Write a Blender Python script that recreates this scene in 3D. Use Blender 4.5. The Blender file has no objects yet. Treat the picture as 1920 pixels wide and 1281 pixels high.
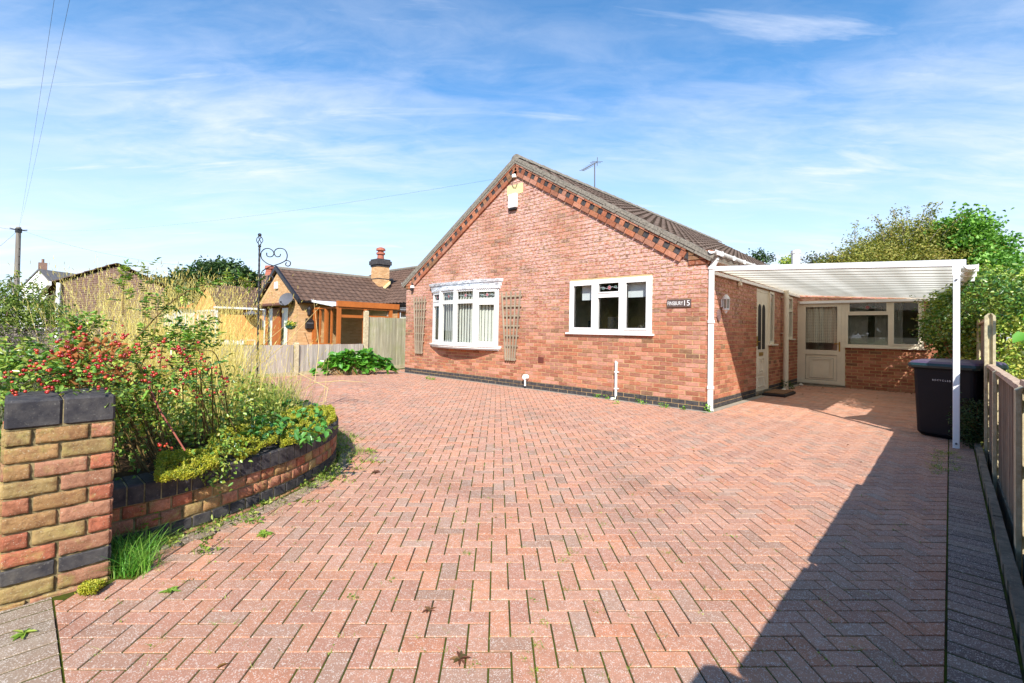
import bpy, math, random
import numpy as np
from mathutils import Vector
random.seed(7); rng = np.random.default_rng(7)
R = math.radians
scene = bpy.context.scene
COL = scene.collection

# ------------------------------------------------------------------ camera
F, CY, PITCH, ROLL, YAW = 874.19, 605.28, .0171561, .0177947, .7543279
CAM = Vector((2.829, -7.495, 1.222))
def _w(v):
    return Vector((v[0]*math.cos(YAW)-v[1]*math.sin(YAW), v[0]*math.sin(YAW)+v[1]*math.cos(YAW), v[2]))
_cp, _sp, _c, _s = math.cos(PITCH), math.sin(PITCH), math.cos(ROLL), math.sin(ROLL)
FW = _w((0, _cp, _sp)); _u0 = Vector((0, -_sp, _cp))
RT = _w((_c, _s*_u0[1], _s*_u0[2])); UP = _w((-_s, _c*_u0[1], _c*_u0[2]))
cd = bpy.data.cameras.new('camera'); cam = bpy.data.objects.new('camera', cd); COL.objects.link(cam)
from mathutils import Matrix
cam.matrix_world = Matrix(((RT.x, UP.x, -FW.x, CAM.x), (RT.y, UP.y, -FW.y, CAM.y), (RT.z, UP.z, -FW.z, CAM.z), (0, 0, 0, 1)))
cd.sensor_width = 36; cd.sensor_fit = 'HORIZONTAL'; cd.lens = F/1920*36
cd.shift_y = -(640.5-CY)/1920
cd.clip_start = .05; cd.clip_end = 2000
scene.camera = cam
scene.render.resolution_x = 1024; scene.render.resolution_y = 683

# ------------------------------------------------------------------ sky and sun
SUN = Vector((.86, -.92, 1.0)).normalized()
elev = math.asin(SUN.z); azim = math.atan2(SUN.x, SUN.y)
world = bpy.data.worlds.new('World'); scene.world = world; world.use_nodes = True
wn, wl = world.node_tree.nodes, world.node_tree.links
for n in list(wn): wn.remove(n)
def WN(t, **k):
    n = wn.new(t)
    for a, b in k.items(): setattr(n, a, b)
    return n
out = WN('ShaderNodeOutputWorld'); bg = WN('ShaderNodeBackground'); wl.new(bg.outputs[0], out.inputs[0])
sky = WN('ShaderNodeTexSky', sky_type='NISHITA', sun_disc=False)
sky.sun_elevation = elev; sky.sun_rotation = azim
sky.altitude = 0; sky.air_density = 1.0; sky.dust_density = .4; sky.ozone_density = 1.6
hs = WN('ShaderNodeHueSaturation'); hs.inputs['Saturation'].default_value = 1.0; hs.inputs['Value'].default_value = 1.0
tint = WN('ShaderNodeMix', data_type='RGBA', blend_type='MULTIPLY'); tint.inputs[0].default_value = 1
tint.inputs[7].default_value = (.66, 1.11, 1.36, 1)
wl.new(sky.outputs[0], tint.inputs[6])
bg.inputs[1].default_value = .12
tc = WN('ShaderNodeTexCoord'); sep = WN('ShaderNodeSeparateXYZ'); wl.new(tc.outputs['Generated'], sep.inputs[0])
def M(op, a, b=None, c=None):
    n = WN('ShaderNodeMath', operation=op)
    for i, v in enumerate((a, b, c)):
        if v is None: continue
        if isinstance(v, (int, float)): n.inputs[i].default_value = v
        else: wl.new(v, n.inputs[i])
    return n.outputs[0]
zc = M('ADD', M('MAXIMUM', sep.outputs[2], 0.0), .13)
# rotate into a frame along the view so that the streaks of cirrus run across it
ca, sa = math.cos(-YAW), math.sin(-YAW)
fx = M('ADD', M('MULTIPLY', sep.outputs[0], ca), M('MULTIPLY', sep.outputs[1], -sa))
fy = M('ADD', M('MULTIPLY', sep.outputs[0], sa), M('MULTIPLY', sep.outputs[1], ca))
px_, py_ = M('DIVIDE', fx, zc), M('DIVIDE', fy, zc)
def cloud(sx, sy, off, det, rough, lo, hi, dist=0.0, rot=0.0):
    cb = WN('ShaderNodeCombineXYZ'); wl.new(px_, cb.inputs[0]); wl.new(py_, cb.inputs[1])
    mp = WN('ShaderNodeMapping'); wl.new(cb.outputs[0], mp.inputs[0])
    mp.inputs['Rotation'].default_value = (0, 0, rot)
    mp.inputs['Scale'].default_value = (sx, sy, 1); mp.inputs['Location'].default_value = off
    nz = WN('ShaderNodeTexNoise'); wl.new(mp.outputs[0], nz.inputs[0])
    nz.inputs['Scale'].default_value = 1; nz.inputs['Detail'].default_value = det
    nz.inputs['Roughness'].default_value = rough; nz.inputs['Distortion'].default_value = dist
    mr = WN('ShaderNodeMapRange', clamp=True); wl.new(nz.outputs[0], mr.inputs[0])
    mr.inputs[1].default_value = lo; mr.inputs[2].default_value = hi
    return mr.outputs[0]
big = cloud(.22, .5, (3.1, 1.7, 0), 3, .5, .44, .62, .3, .12)
fine = cloud(1.3, 3.6, (1.3, 8.2, 0), 8, .62, .40, .75, .6, .25)
rip = cloud(4.0, 9.0, (5.3, 2.2, 2), 6, .6, .40, .72, .8, .5)
wisp = cloud(.9, 4.2, (9.3, 4.4, 5), 7, .6, .60, .80, .5, .1)
hz = WN('ShaderNodeMapRange', clamp=True); wl.new(sep.outputs[2], hz.inputs[0])
hz.inputs[1].default_value = .46; hz.inputs[2].default_value = .06; hz.inputs[3].default_value = 0; hz.inputs[4].default_value = 1
tp = WN('ShaderNodeMapRange', clamp=True); wl.new(sep.outputs[2], tp.inputs[0])
tp.inputs[1].default_value = .62; tp.inputs[2].default_value = .34; tp.inputs[3].default_value = .22; tp.inputs[4].default_value = 1
top_ = tp.outputs[0]
body = M('MULTIPLY', big, M('ADD', M('MULTIPLY', fine, .6), M('MULTIPLY', rip, .4)))
low = M('MULTIPLY', hz.outputs[0], M('ADD', M('MULTIPLY', fine, .3), .74))
cl = M('MINIMUM', M('ADD', M('ADD', M('MULTIPLY', M('MULTIPLY', body, .78), top_), M('MULTIPLY', wisp, .6)), low), .95)
mixc = WN('ShaderNodeMix', data_type='RGBA'); wl.new(cl, mixc.inputs[0]); wl.new(tint.outputs[2], mixc.inputs[6])
mixc.inputs[7].default_value = (5.5, 5.85, 6.7, 1)
wl.new(mixc.outputs[2], bg.inputs[0])
sd = bpy.data.lights.new('sun', 'SUN'); sd.energy = 5.0; sd.angle = R(.5); sd.color = (1, .95, .88)
so = bpy.data.objects.new('sun', sd); COL.objects.link(so); so.rotation_euler = SUN.to_track_quat('Z', 'Y').to_euler()
scene.view_settings.view_transform = 'Standard'; scene.view_settings.look = 'None'
scene.view_settings.exposure = .62; scene.view_settings.gamma = 1
scene.cycles.max_bounces = 8; scene.cycles.transparent_max_bounces = 12
scene.cycles.caustics_reflective = False; scene.cycles.caustics_refractive = False

# ------------------------------------------------------------------ pixel helpers (used only to read positions off the picture)
def ray(x, y): return FW*F + RT*(x-960) - UP*(y-CY)
def ground(x, y, z=0.): d = ray(x, y); return CAM + d*((z-CAM.z)/d.z)
def onY(x, y, Y): d = ray(x, y); return CAM + d*((Y-CAM.y)/d.y)
def onX(x, y, X): d = ray(x, y); return CAM + d*((X-CAM.x)/d.x)
def at(x, y, D): d = ray(x, y); return CAM + d*(D/F)

# ------------------------------------------------------------------ materials
def S(r, g, b):
    f = lambda c: ((c/255+.055)/1.055)**2.4 if c > 10 else c/255/12.92
    return (f(r), f(g), f(b))
class Mt:
    def __init__(s, name):
        s.m = bpy.data.materials.new(name); s.m.use_nodes = True
        s.n, s.l = s.m.node_tree.nodes, s.m.node_tree.links
        s.b = s.n['Principled BSDF']; s.o = s.n['Material Output']
        s.tc = s.n.new('ShaderNodeTexCoord').outputs['Object']
    def put(s, v, sock):
        if isinstance(v, (int, float)): sock.default_value = v
        elif isinstance(v, (tuple, list)): sock.default_value = (*v, 1) if len(v) == 3 and sock.type == 'RGBA' else v
        else: s.l.new(v, sock)
    def math(s, op, a, b=None, c=None):
        n = s.n.new('ShaderNodeMath'); n.operation = op
        for i, v in enumerate((a, b, c)):
            if v is not None: s.put(v, n.inputs[i])
        return n.outputs[0]
    def map(s, scale=(1, 1, 1), rot=(0, 0, 0)):
        n = s.n.new('ShaderNodeMapping'); s.l.new(s.tc, n.inputs[0])
        n.inputs['Scale'].default_value = scale; n.inputs['Rotation'].default_value = rot
        return n.outputs[0]
    def noise(s, scale, det=4, rough=.6, vec=None, dist=0):
        n = s.n.new('ShaderNodeTexNoise'); s.l.new(vec or s.tc, n.inputs[0])
        n.inputs['Scale'].default_value = scale; n.inputs['Detail'].default_value = det
        n.inputs['Roughness'].default_value = rough; n.inputs['Distortion'].default_value = dist
        return n.outputs[0]
    def voro(s, scale, vec=None, feat='F1', out='Distance'):
        n = s.n.new('ShaderNodeTexVoronoi'); n.feature = feat; s.l.new(vec or s.tc, n.inputs[0]); n.inputs['Scale'].default_value = scale
        return n.outputs[out]
    def rng(s, v, a, b, c=0, d=1):
        n = s.n.new('ShaderNodeMapRange'); n.clamp = True; s.put(v, n.inputs[0])
        for i, x in enumerate((a, b, c, d)): n.inputs[i+1].default_value = x
        return n.outputs[0]
    def mix(s, f, a, b, mode='MIX'):
        n = s.n.new('ShaderNodeMix'); n.data_type = 'RGBA'; n.blend_type = mode
        s.put(f, n.inputs[0]); s.put(a, n.inputs[6]); s.put(b, n.inputs[7]); return n.outputs[2]
    def attr(s, name='Col', out='Color'):
        n = s.n.new('ShaderNodeAttribute'); n.attribute_name = name; return n.outputs[out]
    def sep(s):
        n = s.n.new('ShaderNodeSeparateXYZ'); s.l.new(s.tc, n.inputs[0]); return n.outputs
    def bump(s, h, strength=.3, dist=.01):
        n = s.n.new('ShaderNodeBump'); n.inputs['Strength'].default_value = strength; n.inputs['Distance'].default_value = dist
        s.l.new(h, n.inputs['Height']); s.l.new(n.outputs[0], s.b.inputs['Normal'])
    def col(s, c, rough=.8, spec=.5, metal=0):
        s.put(c, s.b.inputs['Base Color']); s.put(rough, s.b.inputs['Roughness'])
        s.b.inputs['Specular IOR Level'].default_value = spec; s.b.inputs['Metallic'].default_value = metal
        return s
MAT = {}
def mat(name, fn):
    if name not in MAT:
        m = Mt(name); fn(m); MAT[name] = m.m
    return MAT[name]
def plain(name, rgb, rough=.6, var=.12, nscale=6, spec=.5, metal=0, bump=0, bscale=60):
    def f(m):
        n = m.noise(nscale, 5)
        k = m.rng(n, .3, .7, 1-var, 1+var)
        c = m.n.new('ShaderNodeVectorMath'); c.operation = 'SCALE'; c.inputs[0].default_value = S(*rgb); m.l.new(k, c.inputs['Scale'])
        m.col(c.outputs[0], rough, spec, metal)
        if bump: m.bump(m.noise(bscale, 6), bump, .004)
    return mat(name, f)
def _scale(m, colr, k):
    c = m.n.new('ShaderNodeVectorMath'); c.operation = 'SCALE'; m.put(colr, c.inputs[0]); m.put(k, c.inputs['Scale']); return c.outputs[0]

def f_brick(m):     # colour per brick, plus salt bloom over the upper gable
    c = m.attr(); z = m.sep()[2]
    n = m.noise(26, 6, .65); k = m.rng(n, .3, .7, .8, 1.2); c = _scale(m, c, k)
    up = m.rng(z, 1.0, 2.4, .14, .95)
    patch = m.rng(m.noise(.9, 3), .35, .58, .35, 1)
    blot = m.rng(m.noise(14, 5, .7, m.map((1, 1, 2.2))), .40, .56, 0, 1)
    f = m.math('MULTIPLY', m.math('MULTIPLY', up, patch), blot)
    c = m.mix(f, c, S(216, 176, 166))
    m.col(c, .9, .25); m.bump(m.noise(45, 6, .7), .7, .006)
mat('brick', f_brick)
def f_bb(m):
    br = m.n.new('ShaderNodeTexBrick'); cx3 = m.n.new('ShaderNodeCombineXYZ'); sp3 = m.sep(); m.l.new(m.math('ADD', sp3[1], sp3[0]), cx3.inputs[0]); m.l.new(sp3[2], cx3.inputs[1]); m.l.new(cx3.outputs[0], br.inputs[0]); br.inputs['Scale'].default_value = 1; br.inputs['Brick Width'].default_value = .225; br.inputs['Row Height'].default_value = .075; br.inputs['Mortar Size'].default_value = .008
    br.inputs['Color1'].default_value = (*S(128, 94, 82), 1); br.inputs['Color2'].default_value = (*S(108, 78, 68), 1); br.inputs['Mortar'].default_value = (*S(170, 146, 128), 1); m.col(br.outputs[0], .95)
mat('brown_brick', f_bb)
def f_bplain(m):
    c = m.attr(); c = _scale(m, c, m.rng(m.noise(26, 6, .65), .3, .7, .8, 1.2)); c = m.mix(m.rng(m.noise(20, 5), .55, .7, 0, .3), c, S(206, 170, 156)); m.col(c, .9, .25); m.bump(m.noise(45, 6, .7), .7, .006)
mat('brick_plain', f_bplain)
def f_brick2(m):
    c = m.attr(); n = m.noise(30, 6, .65); c = _scale(m, c, m.rng(n, .3, .7, .78, 1.2))
    c = m.mix(m.rng(m.noise(12, 8, .75), .50, .62, 0, .55), c, S(124, 84, 62)); lich = m.rng(m.noise(9, 6, .7), .52, .66, 0, .55); c = m.mix(lich, c, S(168, 156, 92))
    sp = m.rng(m.noise(150, 4, .7), .60, .68, 0, .7); c = m.mix(sp, c, S(206, 198, 172)); c = m.mix(m.rng(m.noise(46, 8, .8), .36, .44, .55, 0), c, S(92, 64, 48))
    m.col(c, .95, .12); m.bump(m.math('ADD', m.noise(38, 8, .8), m.math('MULTIPLY', m.noise(1, 4, .7, m.map((12, 12, 60))), .5)), .8, .010)
mat('brick_old', f_brick2)
def f_mortar(m):
    c = m.mix(m.rng(m.noise(20, 5), .3, .7), S(204, 174, 128), S(178, 146, 108)); m.col(c, .95, .2); m.bump(m.noise(150, 5), .4, .003)
mat('mortar', f_mortar)
def f_mortar2(m):
    c = m.mix(m.rng(m.noise(12, 6, .7), .38, .62), S(172, 154, 114), S(96, 86, 58)); m.col(c, .95, .2); m.bump(m.noise(150, 5), .6, .004)
mat('mortar_old', f_mortar2)
def f_blue(m):
    c = m.mix(m.rng(m.noise(18, 5), .35, .7), S(52, 50, 54), S(84, 80, 78))
    sp = m.rng(m.noise(90, 5, .7), .60, .72, 0, .5); c = m.mix(sp, c, S(150, 146, 136)); c = m.mix(m.rng(m.noise(5, 6, .7), .55, .7, 0, .4), c, S(112, 104, 92)); m.col(c, .75, .25); m.bump(m.noise(60, 8, .75), .7, .005)
mat('blue_brick', f_blue)
def f_paver(m):
    c = m.attr(); c = _scale(m, c, m.rng(m.noise(35, 5, .6), .3, .7, .78, 1.04))
    dirt = m.rng(m.noise(.55, 6, .62), .42, .64, 0, .5); c = m.mix(dirt, c, S(158, 118, 98))
    lob = m.rng(m.noise(2.6, 5, .6), .54, .72, 0, .28); c = m.mix(lob, c, S(138, 104, 86))
    sm = m.rng(m.noise(1, 5, .6, m.map((.5, 1.6, 1), (0, 0, R(-35)))), .56, .70, 0, .34); c = m.mix(sm, c, S(112, 84, 70))
    v = m.voro(160); sp = m.math('LESS_THAN', v, m.rng(m.noise(60, 2), .3, .75, .16, .52))
    c = m.mix(m.math('MULTIPLY', sp, .55), c, S(222, 208, 194))
    v2 = m.voro(190); s2 = m.math('LESS_THAN', v2, .22); c = m.mix(m.math('MULTIPLY', s2, .35), c, S(90, 66, 60))
    m.col(c, .9, .3); m.bump(m.noise(220, 4, .7), .5, .003)
mat('paver', f_paver)
def f_joint(m):
    c = m.mix(m.rng(m.noise(2.2, 6, .7), .38, .54), S(58, 50, 38), S(78, 84, 26))
    m.col(c, .98, .1); m.bump(m.noise(200, 4), .8, .004)
mat('joint', f_joint)
def f_conc(m):
    c = m.mix(m.rng(m.noise(7, 7, .7), .35, .65), S(150, 140, 122), S(104, 96, 84))
    sp = m.rng(m.noise(110, 3, .6), .62, .7, 0, .5); c = m.mix(sp, c, S(196, 186, 168)); m.col(c, .95, .2); m.bump(m.noise(60, 8, .75), .9, .008)
mat('concrete', f_conc)
def f_concp(m):
    c = m.mix(m.rng(m.noise(14, 7, .7), .35, .65), S(204, 192, 160), S(166, 152, 122)); m.col(c, .95, .2); m.bump(m.noise(140, 6, .7), .8, .004)
mat('concrete_post', f_concp)
def f_soil(m):
    c = m.mix(m.rng(m.noise(9, 8, .7), .35, .65), S(66, 48, 36), S(98, 76, 54)); m.col(c, .98, .1); m.bump(m.noise(60, 8, .8), 1, .02)
mat('soil', f_soil)
def f_grassland(m):
    c = m.mix(m.rng(m.noise(.8, 8, .7), .35, .65), S(70, 84, 36), S(112, 112, 56)); m.col(c, .98, .1); m.bump(m.noise(30, 8, .8), 1, .03)
mat('grassland', f_grassland)
def wood(name, a, b, c3=None, sc=(26, 26, 1.3)):
    def f(m):
        c = m.mix(m.rng(m.noise(1, 8, .7, m.map(sc), .4), .32, .68), S(*a), S(*b))
        c = m.mix(m.attr(out='Fac'), c, c, 'MIX') if False else c
        c = m.mix(1.0, c, m.attr(), 'MULTIPLY')
        if c3: c = m.mix(m.rng(m.noise(1.6, 4), .45, .7, 0, .7), c, S(*c3))
        m.col(c, .88, .25); m.bump(m.noise(1, 8, .7, m.map((90, 90, 3))), .5, .004)
    return mat(name, f)
wood('fence_wood', (206, 198, 186), (148, 136, 124)); wood('fence_wood_green', (200, 196, 170), (142, 132, 108), (150, 156, 104))
wood('fence_wood_brown', (196, 172, 148), (134, 110, 92)); wood('trellis_wood', (178, 164, 142), (128, 112, 92))
wood('pole_wood', (150, 142, 132), (104, 96, 88))
plain('white_pvc', (236, 234, 230), .35, .04); plain('cream_pvc', (226, 216, 196), .4, .05); plain('white_paint', (232, 230, 226), .45, .05)
plain('white_alu', (238, 238, 240), .35, .03); plain('black_metal', (34, 32, 34), .45, .2, spec=.6); plain('brass', (176, 142, 62), .35, .1, metal=.7)
plain('bin_body', (13, 16, 24), .55, .1, spec=.25); plain('bin_lid', (78, 64, 92), .45, .1, spec=.4); plain('bin_rim', (22, 50, 54), .45, .12)
plain('dark', (26, 24, 24), .7); plain('rubber', (48, 40, 36), .9, .2); plain('coir', (112, 80, 52), 1, .3, 40, bump=1)
plain('interior', (196, 192, 180), .9, .05); plain('blind', (222, 224, 212), .8, .04); plain('roller', (206, 212, 214), .8, .04)
plain('gutter_black', (34, 30, 32), .4); plain('oak_pvc', (176, 98, 42), .5, .15, 3); plain('terracotta', (164, 96, 76), .85, .15)
plain('verge', (130, 122, 110), .95, .5, 30, bump=1.0, bscale=40); plain('fascia_brown', (96, 60, 44), .7)
plain('dish', (96, 94, 98), .5); plain('bark', (96, 80, 62), .95, .3, 20, bump=1); plain('twig', (128, 96, 62), .9, .2); plain('grey_twig', (150, 138, 120), .9)
plain('stone_white', (222, 218, 206), .8, .2, 40); plain('render_yellow', (222, 204, 148), .9, .1, 20, bump=.4)
plain('render_white', (232, 230, 226), .9, .04); plain('flat_roof', (110, 108, 104), .9); plain('grey_strip', (150, 140, 126), .95, .2, 12, bump=.6)
def f_head(m):
    c = m.mix(m.rng(m.noise(1, 8, .75, m.map((9, 9, 60))), .46, .6), S(232, 234, 238), S(128, 132, 138)); m.col(c, .8, .3); m.bump(m.noise(1, 6, .7, m.map((20, 20, 90))), .6, .004)
mat('flaked_paint', f_head)
def f_tile(a, b, lich):
    def f(m):
        c = m.mix(m.rng(m.noise(5, 7, .7), .35, .65), S(*a), S(*b)); c = m.mix(1.0, c, m.attr(), 'MULTIPLY')
        c = m.mix(m.rng(m.noise(22, 6, .7), .60, .7, 0, lich), c, S(176, 164, 130)); m.col(c, .9, .3); m.bump(m.noise(90, 5), .5, .003)
    return f
mat('tile_brown', f_tile((110, 92, 80), (86, 70, 60), .6)); mat('tile_n', f_tile((108, 84, 70), (84, 64, 54), .25)); mat('tile_red', f_tile((200, 104, 70), (170, 84, 56), .1))
mat('tile_grey', f_tile((120, 116, 116), (96, 92, 92), .1))
def f_glass(m):
    m.n.remove(m.b); g = m.n.new('ShaderNodeBsdfGlossy'); g.inputs['Roughness'].default_value = .01; g.inputs['Color'].default_value = (1, 1, 1, 1)
    t = m.n.new('ShaderNodeBsdfTransparent'); t.inputs['Color'].default_value = (.93, .95, .94, 1)
    ge = m.n.new('ShaderNodeNewGeometry'); dt = m.n.new('ShaderNodeVectorMath'); dt.operation = 'DOT_PRODUCT'; m.l.new(ge.outputs['Incoming'], dt.inputs[0]); m.l.new(ge.outputs['Normal'], dt.inputs[1]); k = m.math('ADD', m.math('MULTIPLY', m.math('POWER', m.math('SUBTRACT', 1.0, m.math('ABSOLUTE', dt.outputs['Value'])), 4.5), .85), .09)
    x = m.n.new('ShaderNodeMixShader'); m.l.new(k, x.inputs[0]); m.l.new(t.outputs[0], x.inputs[1]); m.l.new(g.outputs[0], x.inputs[2]); m.l.new(x.outputs[0], m.o.inputs[0])
mat('glass', f_glass)
def f_sheet(m):     # twin-wall polycarbonate
    t = m.n.new('ShaderNodeBsdfTranslucent'); t.inputs['Color'].default_value = (*S(226, 220, 200), 1)
    sun_band = m.noise(1, 2, .5, m.map((2.0, .04, 1))); c = m.mix(m.rng(sun_band, .42, .6), S(206, 200, 182), S(240, 234, 216))  # bands of sunlight and tree shade on the roof, painted into the sheet colour
    m.l.new(c, t.inputs['Color']); m.col(c, .3, .4); x = m.n.new('ShaderNodeMixShader'); x.inputs[0].default_value = .62
    m.l.new(m.b.outputs[0], x.inputs[1]); m.l.new(t.outputs[0], x.inputs[2]); m.l.new(x.outputs[0], m.o.inputs[0])
mat('polycarbonate', f_sheet)
def f_lace(m):
    t = m.n.new('ShaderNodeBsdfTransparent'); s = m.sep()
    a = m.math('SINE', m.math('MULTIPLY', s[0], 150)); b = m.math('SINE', m.math('MULTIPLY', m.math('ADD', s[2], m.math('MULTIPLY', m.math('ABSOLUTE', a), .01)), 165))
    h = m.math('GREATER_THAN', m.math('ADD', a, b), .35)
    m.col(S(226, 222, 206), .9); x = m.n.new('ShaderNodeMixShader'); m.l.new(m.math('MULTIPLY', h, .85), x.inputs[0]); m.l.new(m.b.outputs[0], x.inputs[1]); m.l.new(t.outputs[0], x.inputs[2]); m.l.new(x.outputs[0], m.o.inputs[0])
mat('lace', f_lace)
def f_net(m):
    t = m.n.new('ShaderNodeBsdfTransparent'); m.col(S(214, 212, 204), .9); x = m.n.new('ShaderNodeMixShader'); x.inputs[0].default_value = .72
    m.l.new(m.b.outputs[0], x.inputs[1]); m.l.new(t.outputs[0], x.inputs[2]); m.l.new(x.outputs[0], m.o.inputs[0])
mat('net', f_net)
def leafmat(name, trans=.3, rough=.5, spec=.4):
    def f(m):
        c = m.attr(); m.col(c, rough, spec); t = m.n.new('ShaderNodeBsdfTranslucent')
        m.l.new(m.mix(1.0, c, (1.2, 1.25, .6), 'MULTIPLY'), t.inputs['Color']); x = m.n.new('ShaderNodeMixShader'); x.inputs[0].default_value = trans
        m.l.new(m.b.outputs[0], x.inputs[1]); m.l.new(t.outputs[0], x.inputs[2]); m.l.new(x.outputs[0], m.o.inputs[0])
    return mat(name, f)
leafmat('leaf'); leafmat('leaf_gloss', .2, .3, .6); leafmat('straw', .3, .7, .2); leafmat('berry', .05, .25, .7)
def f_colattr(m): m.col(m.attr(), .8, .3)
mat('tinted', f_colattr)

# ------------------------------------------------------------------ mesh helpers
BASE = {}
def tag(o, label=None, cat=None, group=None, kind=None):
    if label: o['label'] = label
    if cat: o['category'] = cat
    if group: o['group'] = group
    if kind: o['kind'] = kind
    return o
def thing(name, label, cat, loc=(0, 0, 0), group=None):
    o = bpy.data.objects.new(name, None); COL.objects.link(o); o.location = loc; o.empty_display_size = .2
    BASE[o.name] = Vector(loc); return tag(o, label, cat, group)
def link(name, me, parent, base):
    o = bpy.data.objects.new(name, me); COL.objects.link(o); BASE[o.name] = Vector(base)
    if parent: o.parent = parent
    else: o.location = base
    return o
class MB:
    def __init__(s): s.v, s.f, s.c = [], [], []
    def face(s, pts, col=(1, 1, 1)):
        n = len(s.v); s.v += [tuple(p) for p in pts]; s.f.append(tuple(range(n, n+len(pts)))); s.c.append(col)
    def mesh(s, vs, fs, col=(1, 1, 1)):
        n = len(s.v); s.v += [tuple(p) for p in vs]
        for f in fs: s.f.append(tuple(i+n for i in f)); s.c.append(col)
    def hexa(s, p, col=(1, 1, 1)):  # 8 points: bottom 4 ccw, top 4 ccw
        s.mesh(p, [(3, 2, 1, 0), (4, 5, 6, 7), (0, 1, 5, 4), (1, 2, 6, 5), (2, 3, 7, 6), (3, 0, 4, 7)], col)
    def box(s, x0, y0, z0, x1, y1, z1, col=(1, 1, 1)):
        s.hexa([(x0, y0, z0), (x1, y0, z0), (x1, y1, z0), (x0, y1, z0), (x0, y0, z1), (x1, y0, z1), (x1, y1, z1), (x0, y1, z1)], col)
    def bbox(s, x0, y0, z0, x1, y1, z1, b=.004, col=(1, 1, 1)):  # box with chamfered vertical edges and top
        b = min(b, (x1-x0)*.45, (y1-y0)*.45, (z1-z0)*.45)
        ring = [(x0+b, y0), (x1-b, y0), (x1, y0+b), (x1, y1-b), (x1-b, y1), (x0+b, y1), (x0, y1-b), (x0, y0+b)]
        cx, cy = (x0+x1)/2, (y0+y1)/2
        def sh(r, k): return [(cx+(x-cx)*(1-k*2/(x1-x0)), cy+(y-cy)*(1-k*2/(y1-y0))) for x, y in r]
        lv = [(sh(ring, b), z0), (ring, z0+b), (ring, z1-b), (sh(ring, b), z1)]
        vs = [(x, y, z) for r, z in lv for x, y in r]; fs = [tuple(range(7, -1, -1)), tuple(range(24, 32))]
        for l in range(3):
            for i in range(8): j = (i+1) % 8; fs.append((l*8+i, l*8+j, l*8+8+j, l*8+8+i))
        s.mesh(vs, fs, col)
    def tube(s, pts, r, n=8, col=(1, 1, 1), cap=True):
        pts = [Vector(p) for p in pts]; rs = r if isinstance(r, (list, tuple)) else [r]*len(pts)
        vs, fs = [], []; up = Vector((.31, .17, .94)).normalized()
        for i, p in enumerate(pts):
            d = (pts[min(i+1, len(pts)-1)]-pts[max(i-1, 0)])
            d = d.normalized() if d.length > 1e-9 else Vector((0, 0, 1))
            a = d.cross(up)
            if a.length < .05: a = d.cross(Vector((1, 0, 0)))
            a.normalize(); b = d.cross(a).normalized()
            for k in range(n):
                t = 2*math.pi*k/n; vs.append(p+a*math.cos(t)*rs[i]+b*math.sin(t)*rs[i])
        for i in range(len(pts)-1):
            for k in range(n):
                j = (k+1) % n; fs.append((i*n+k, i*n+j, i*n+n+j, i*n+n+k))
        if cap: fs.append(tuple(range(n))); fs.append(tuple(range(len(vs)-1, len(vs)-n-1, -1)))
        s.mesh(vs, fs, col)
    def lathe(s, c, prof, n=16, col=(1, 1, 1), ax=None):
        vs, fs = [], []
        for r, z in prof:
            for k in range(n): t = 2*math.pi*k/n; vs.append((c[0]+r*math.cos(t), c[1]+r*math.sin(t), c[2]+z))
        for i in range(len(prof)-1):
            for k in range(n): j = (k+1) % n; fs.append((i*n+k, i*n+j, i*n+n+j, i*n+n+k))
        fs.append(tuple(range(n-1, -1, -1))); fs.append(tuple(range(len(vs)-n, len(vs)))); s.mesh(vs, fs, col)
    def prism(s, poly, ext, col=(1, 1, 1)):  # poly 3d points, extruded by vector ext
        n = len(poly); e = Vector(ext); vs = [Vector(p) for p in poly]+[Vector(p)+e for p in poly]
        fs = [tuple(range(n-1, -1, -1)), tuple(range(n, 2*n))]+[(i, (i+1) % n, n+(i+1) % n, n+i) for i in range(n)]
        s.mesh(vs, fs, col)
    def build(s, name, m, parent=None, base=None, smooth=False):
        if base is None: base = BASE[parent.name] if parent else (0, 0, 0)
        b = Vector(base); me = bpy.data.meshes.new(name)
        me.from_pydata([(x-b.x, y-b.y, z-b.z) for x, y, z in s.v], [], s.f)
        a = me.attributes.new('Col', 'FLOAT_COLOR', 'FACE'); arr = np.ones((len(s.c), 4), 'f4'); arr[:, :3] = np.array(s.c, 'f4').reshape(-1, 3)
        a.data.foreach_set('color', arr.ravel()); me.materials.append(MAT[m])
        if smooth: me.polygons.foreach_set('use_smooth', [True]*len(me.polygons))
        me.update(); return link(name, me, parent, b)
def jit(c, k=.12):
    f = 1+random.uniform(-k, k); return (c[0]*f, c[1]*f, c[2]*f)
def lerp(a, b, t): return a+(b-a)*t

def npmesh(name, V, Fc, cols, m, parent=None, base=None, smooth=False):
    """V (N,3), Fc (M,4 or 3) index array, cols (M,3)"""
    if base is None: base = BASE[parent.name] if parent else (0, 0, 0)
    me = bpy.data.meshes.new(name); k = Fc.shape[1]
    me.vertices.add(len(V)); me.vertices.foreach_set('co', (V-np.array(base)).astype('f4').ravel())
    me.loops.add(Fc.size); me.loops.foreach_set('vertex_index', Fc.astype('i4').ravel())
    me.polygons.add(len(Fc)); me.polygons.foreach_set('loop_start', np.arange(0, Fc.size, k, dtype='i4'))
    me.polygons.foreach_set('loop_total', np.full(len(Fc), k, dtype='i4'))
    if smooth: me.polygons.foreach_set('use_smooth', np.ones(len(Fc), bool))
    me.update(calc_edges=True)
    a = me.attributes.new('Col', 'FLOAT_COLOR', 'FACE'); arr = np.ones((len(Fc), 4), 'f4'); arr[:, :3] = cols; a.data.foreach_set('color', arr.ravel())
    me.materials.append(MAT[m]); me.validate(); return link(name, me, parent, base)
def nrm(a): return a/np.maximum(np.linalg.norm(a, axis=1, keepdims=True), 1e-9)
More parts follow.
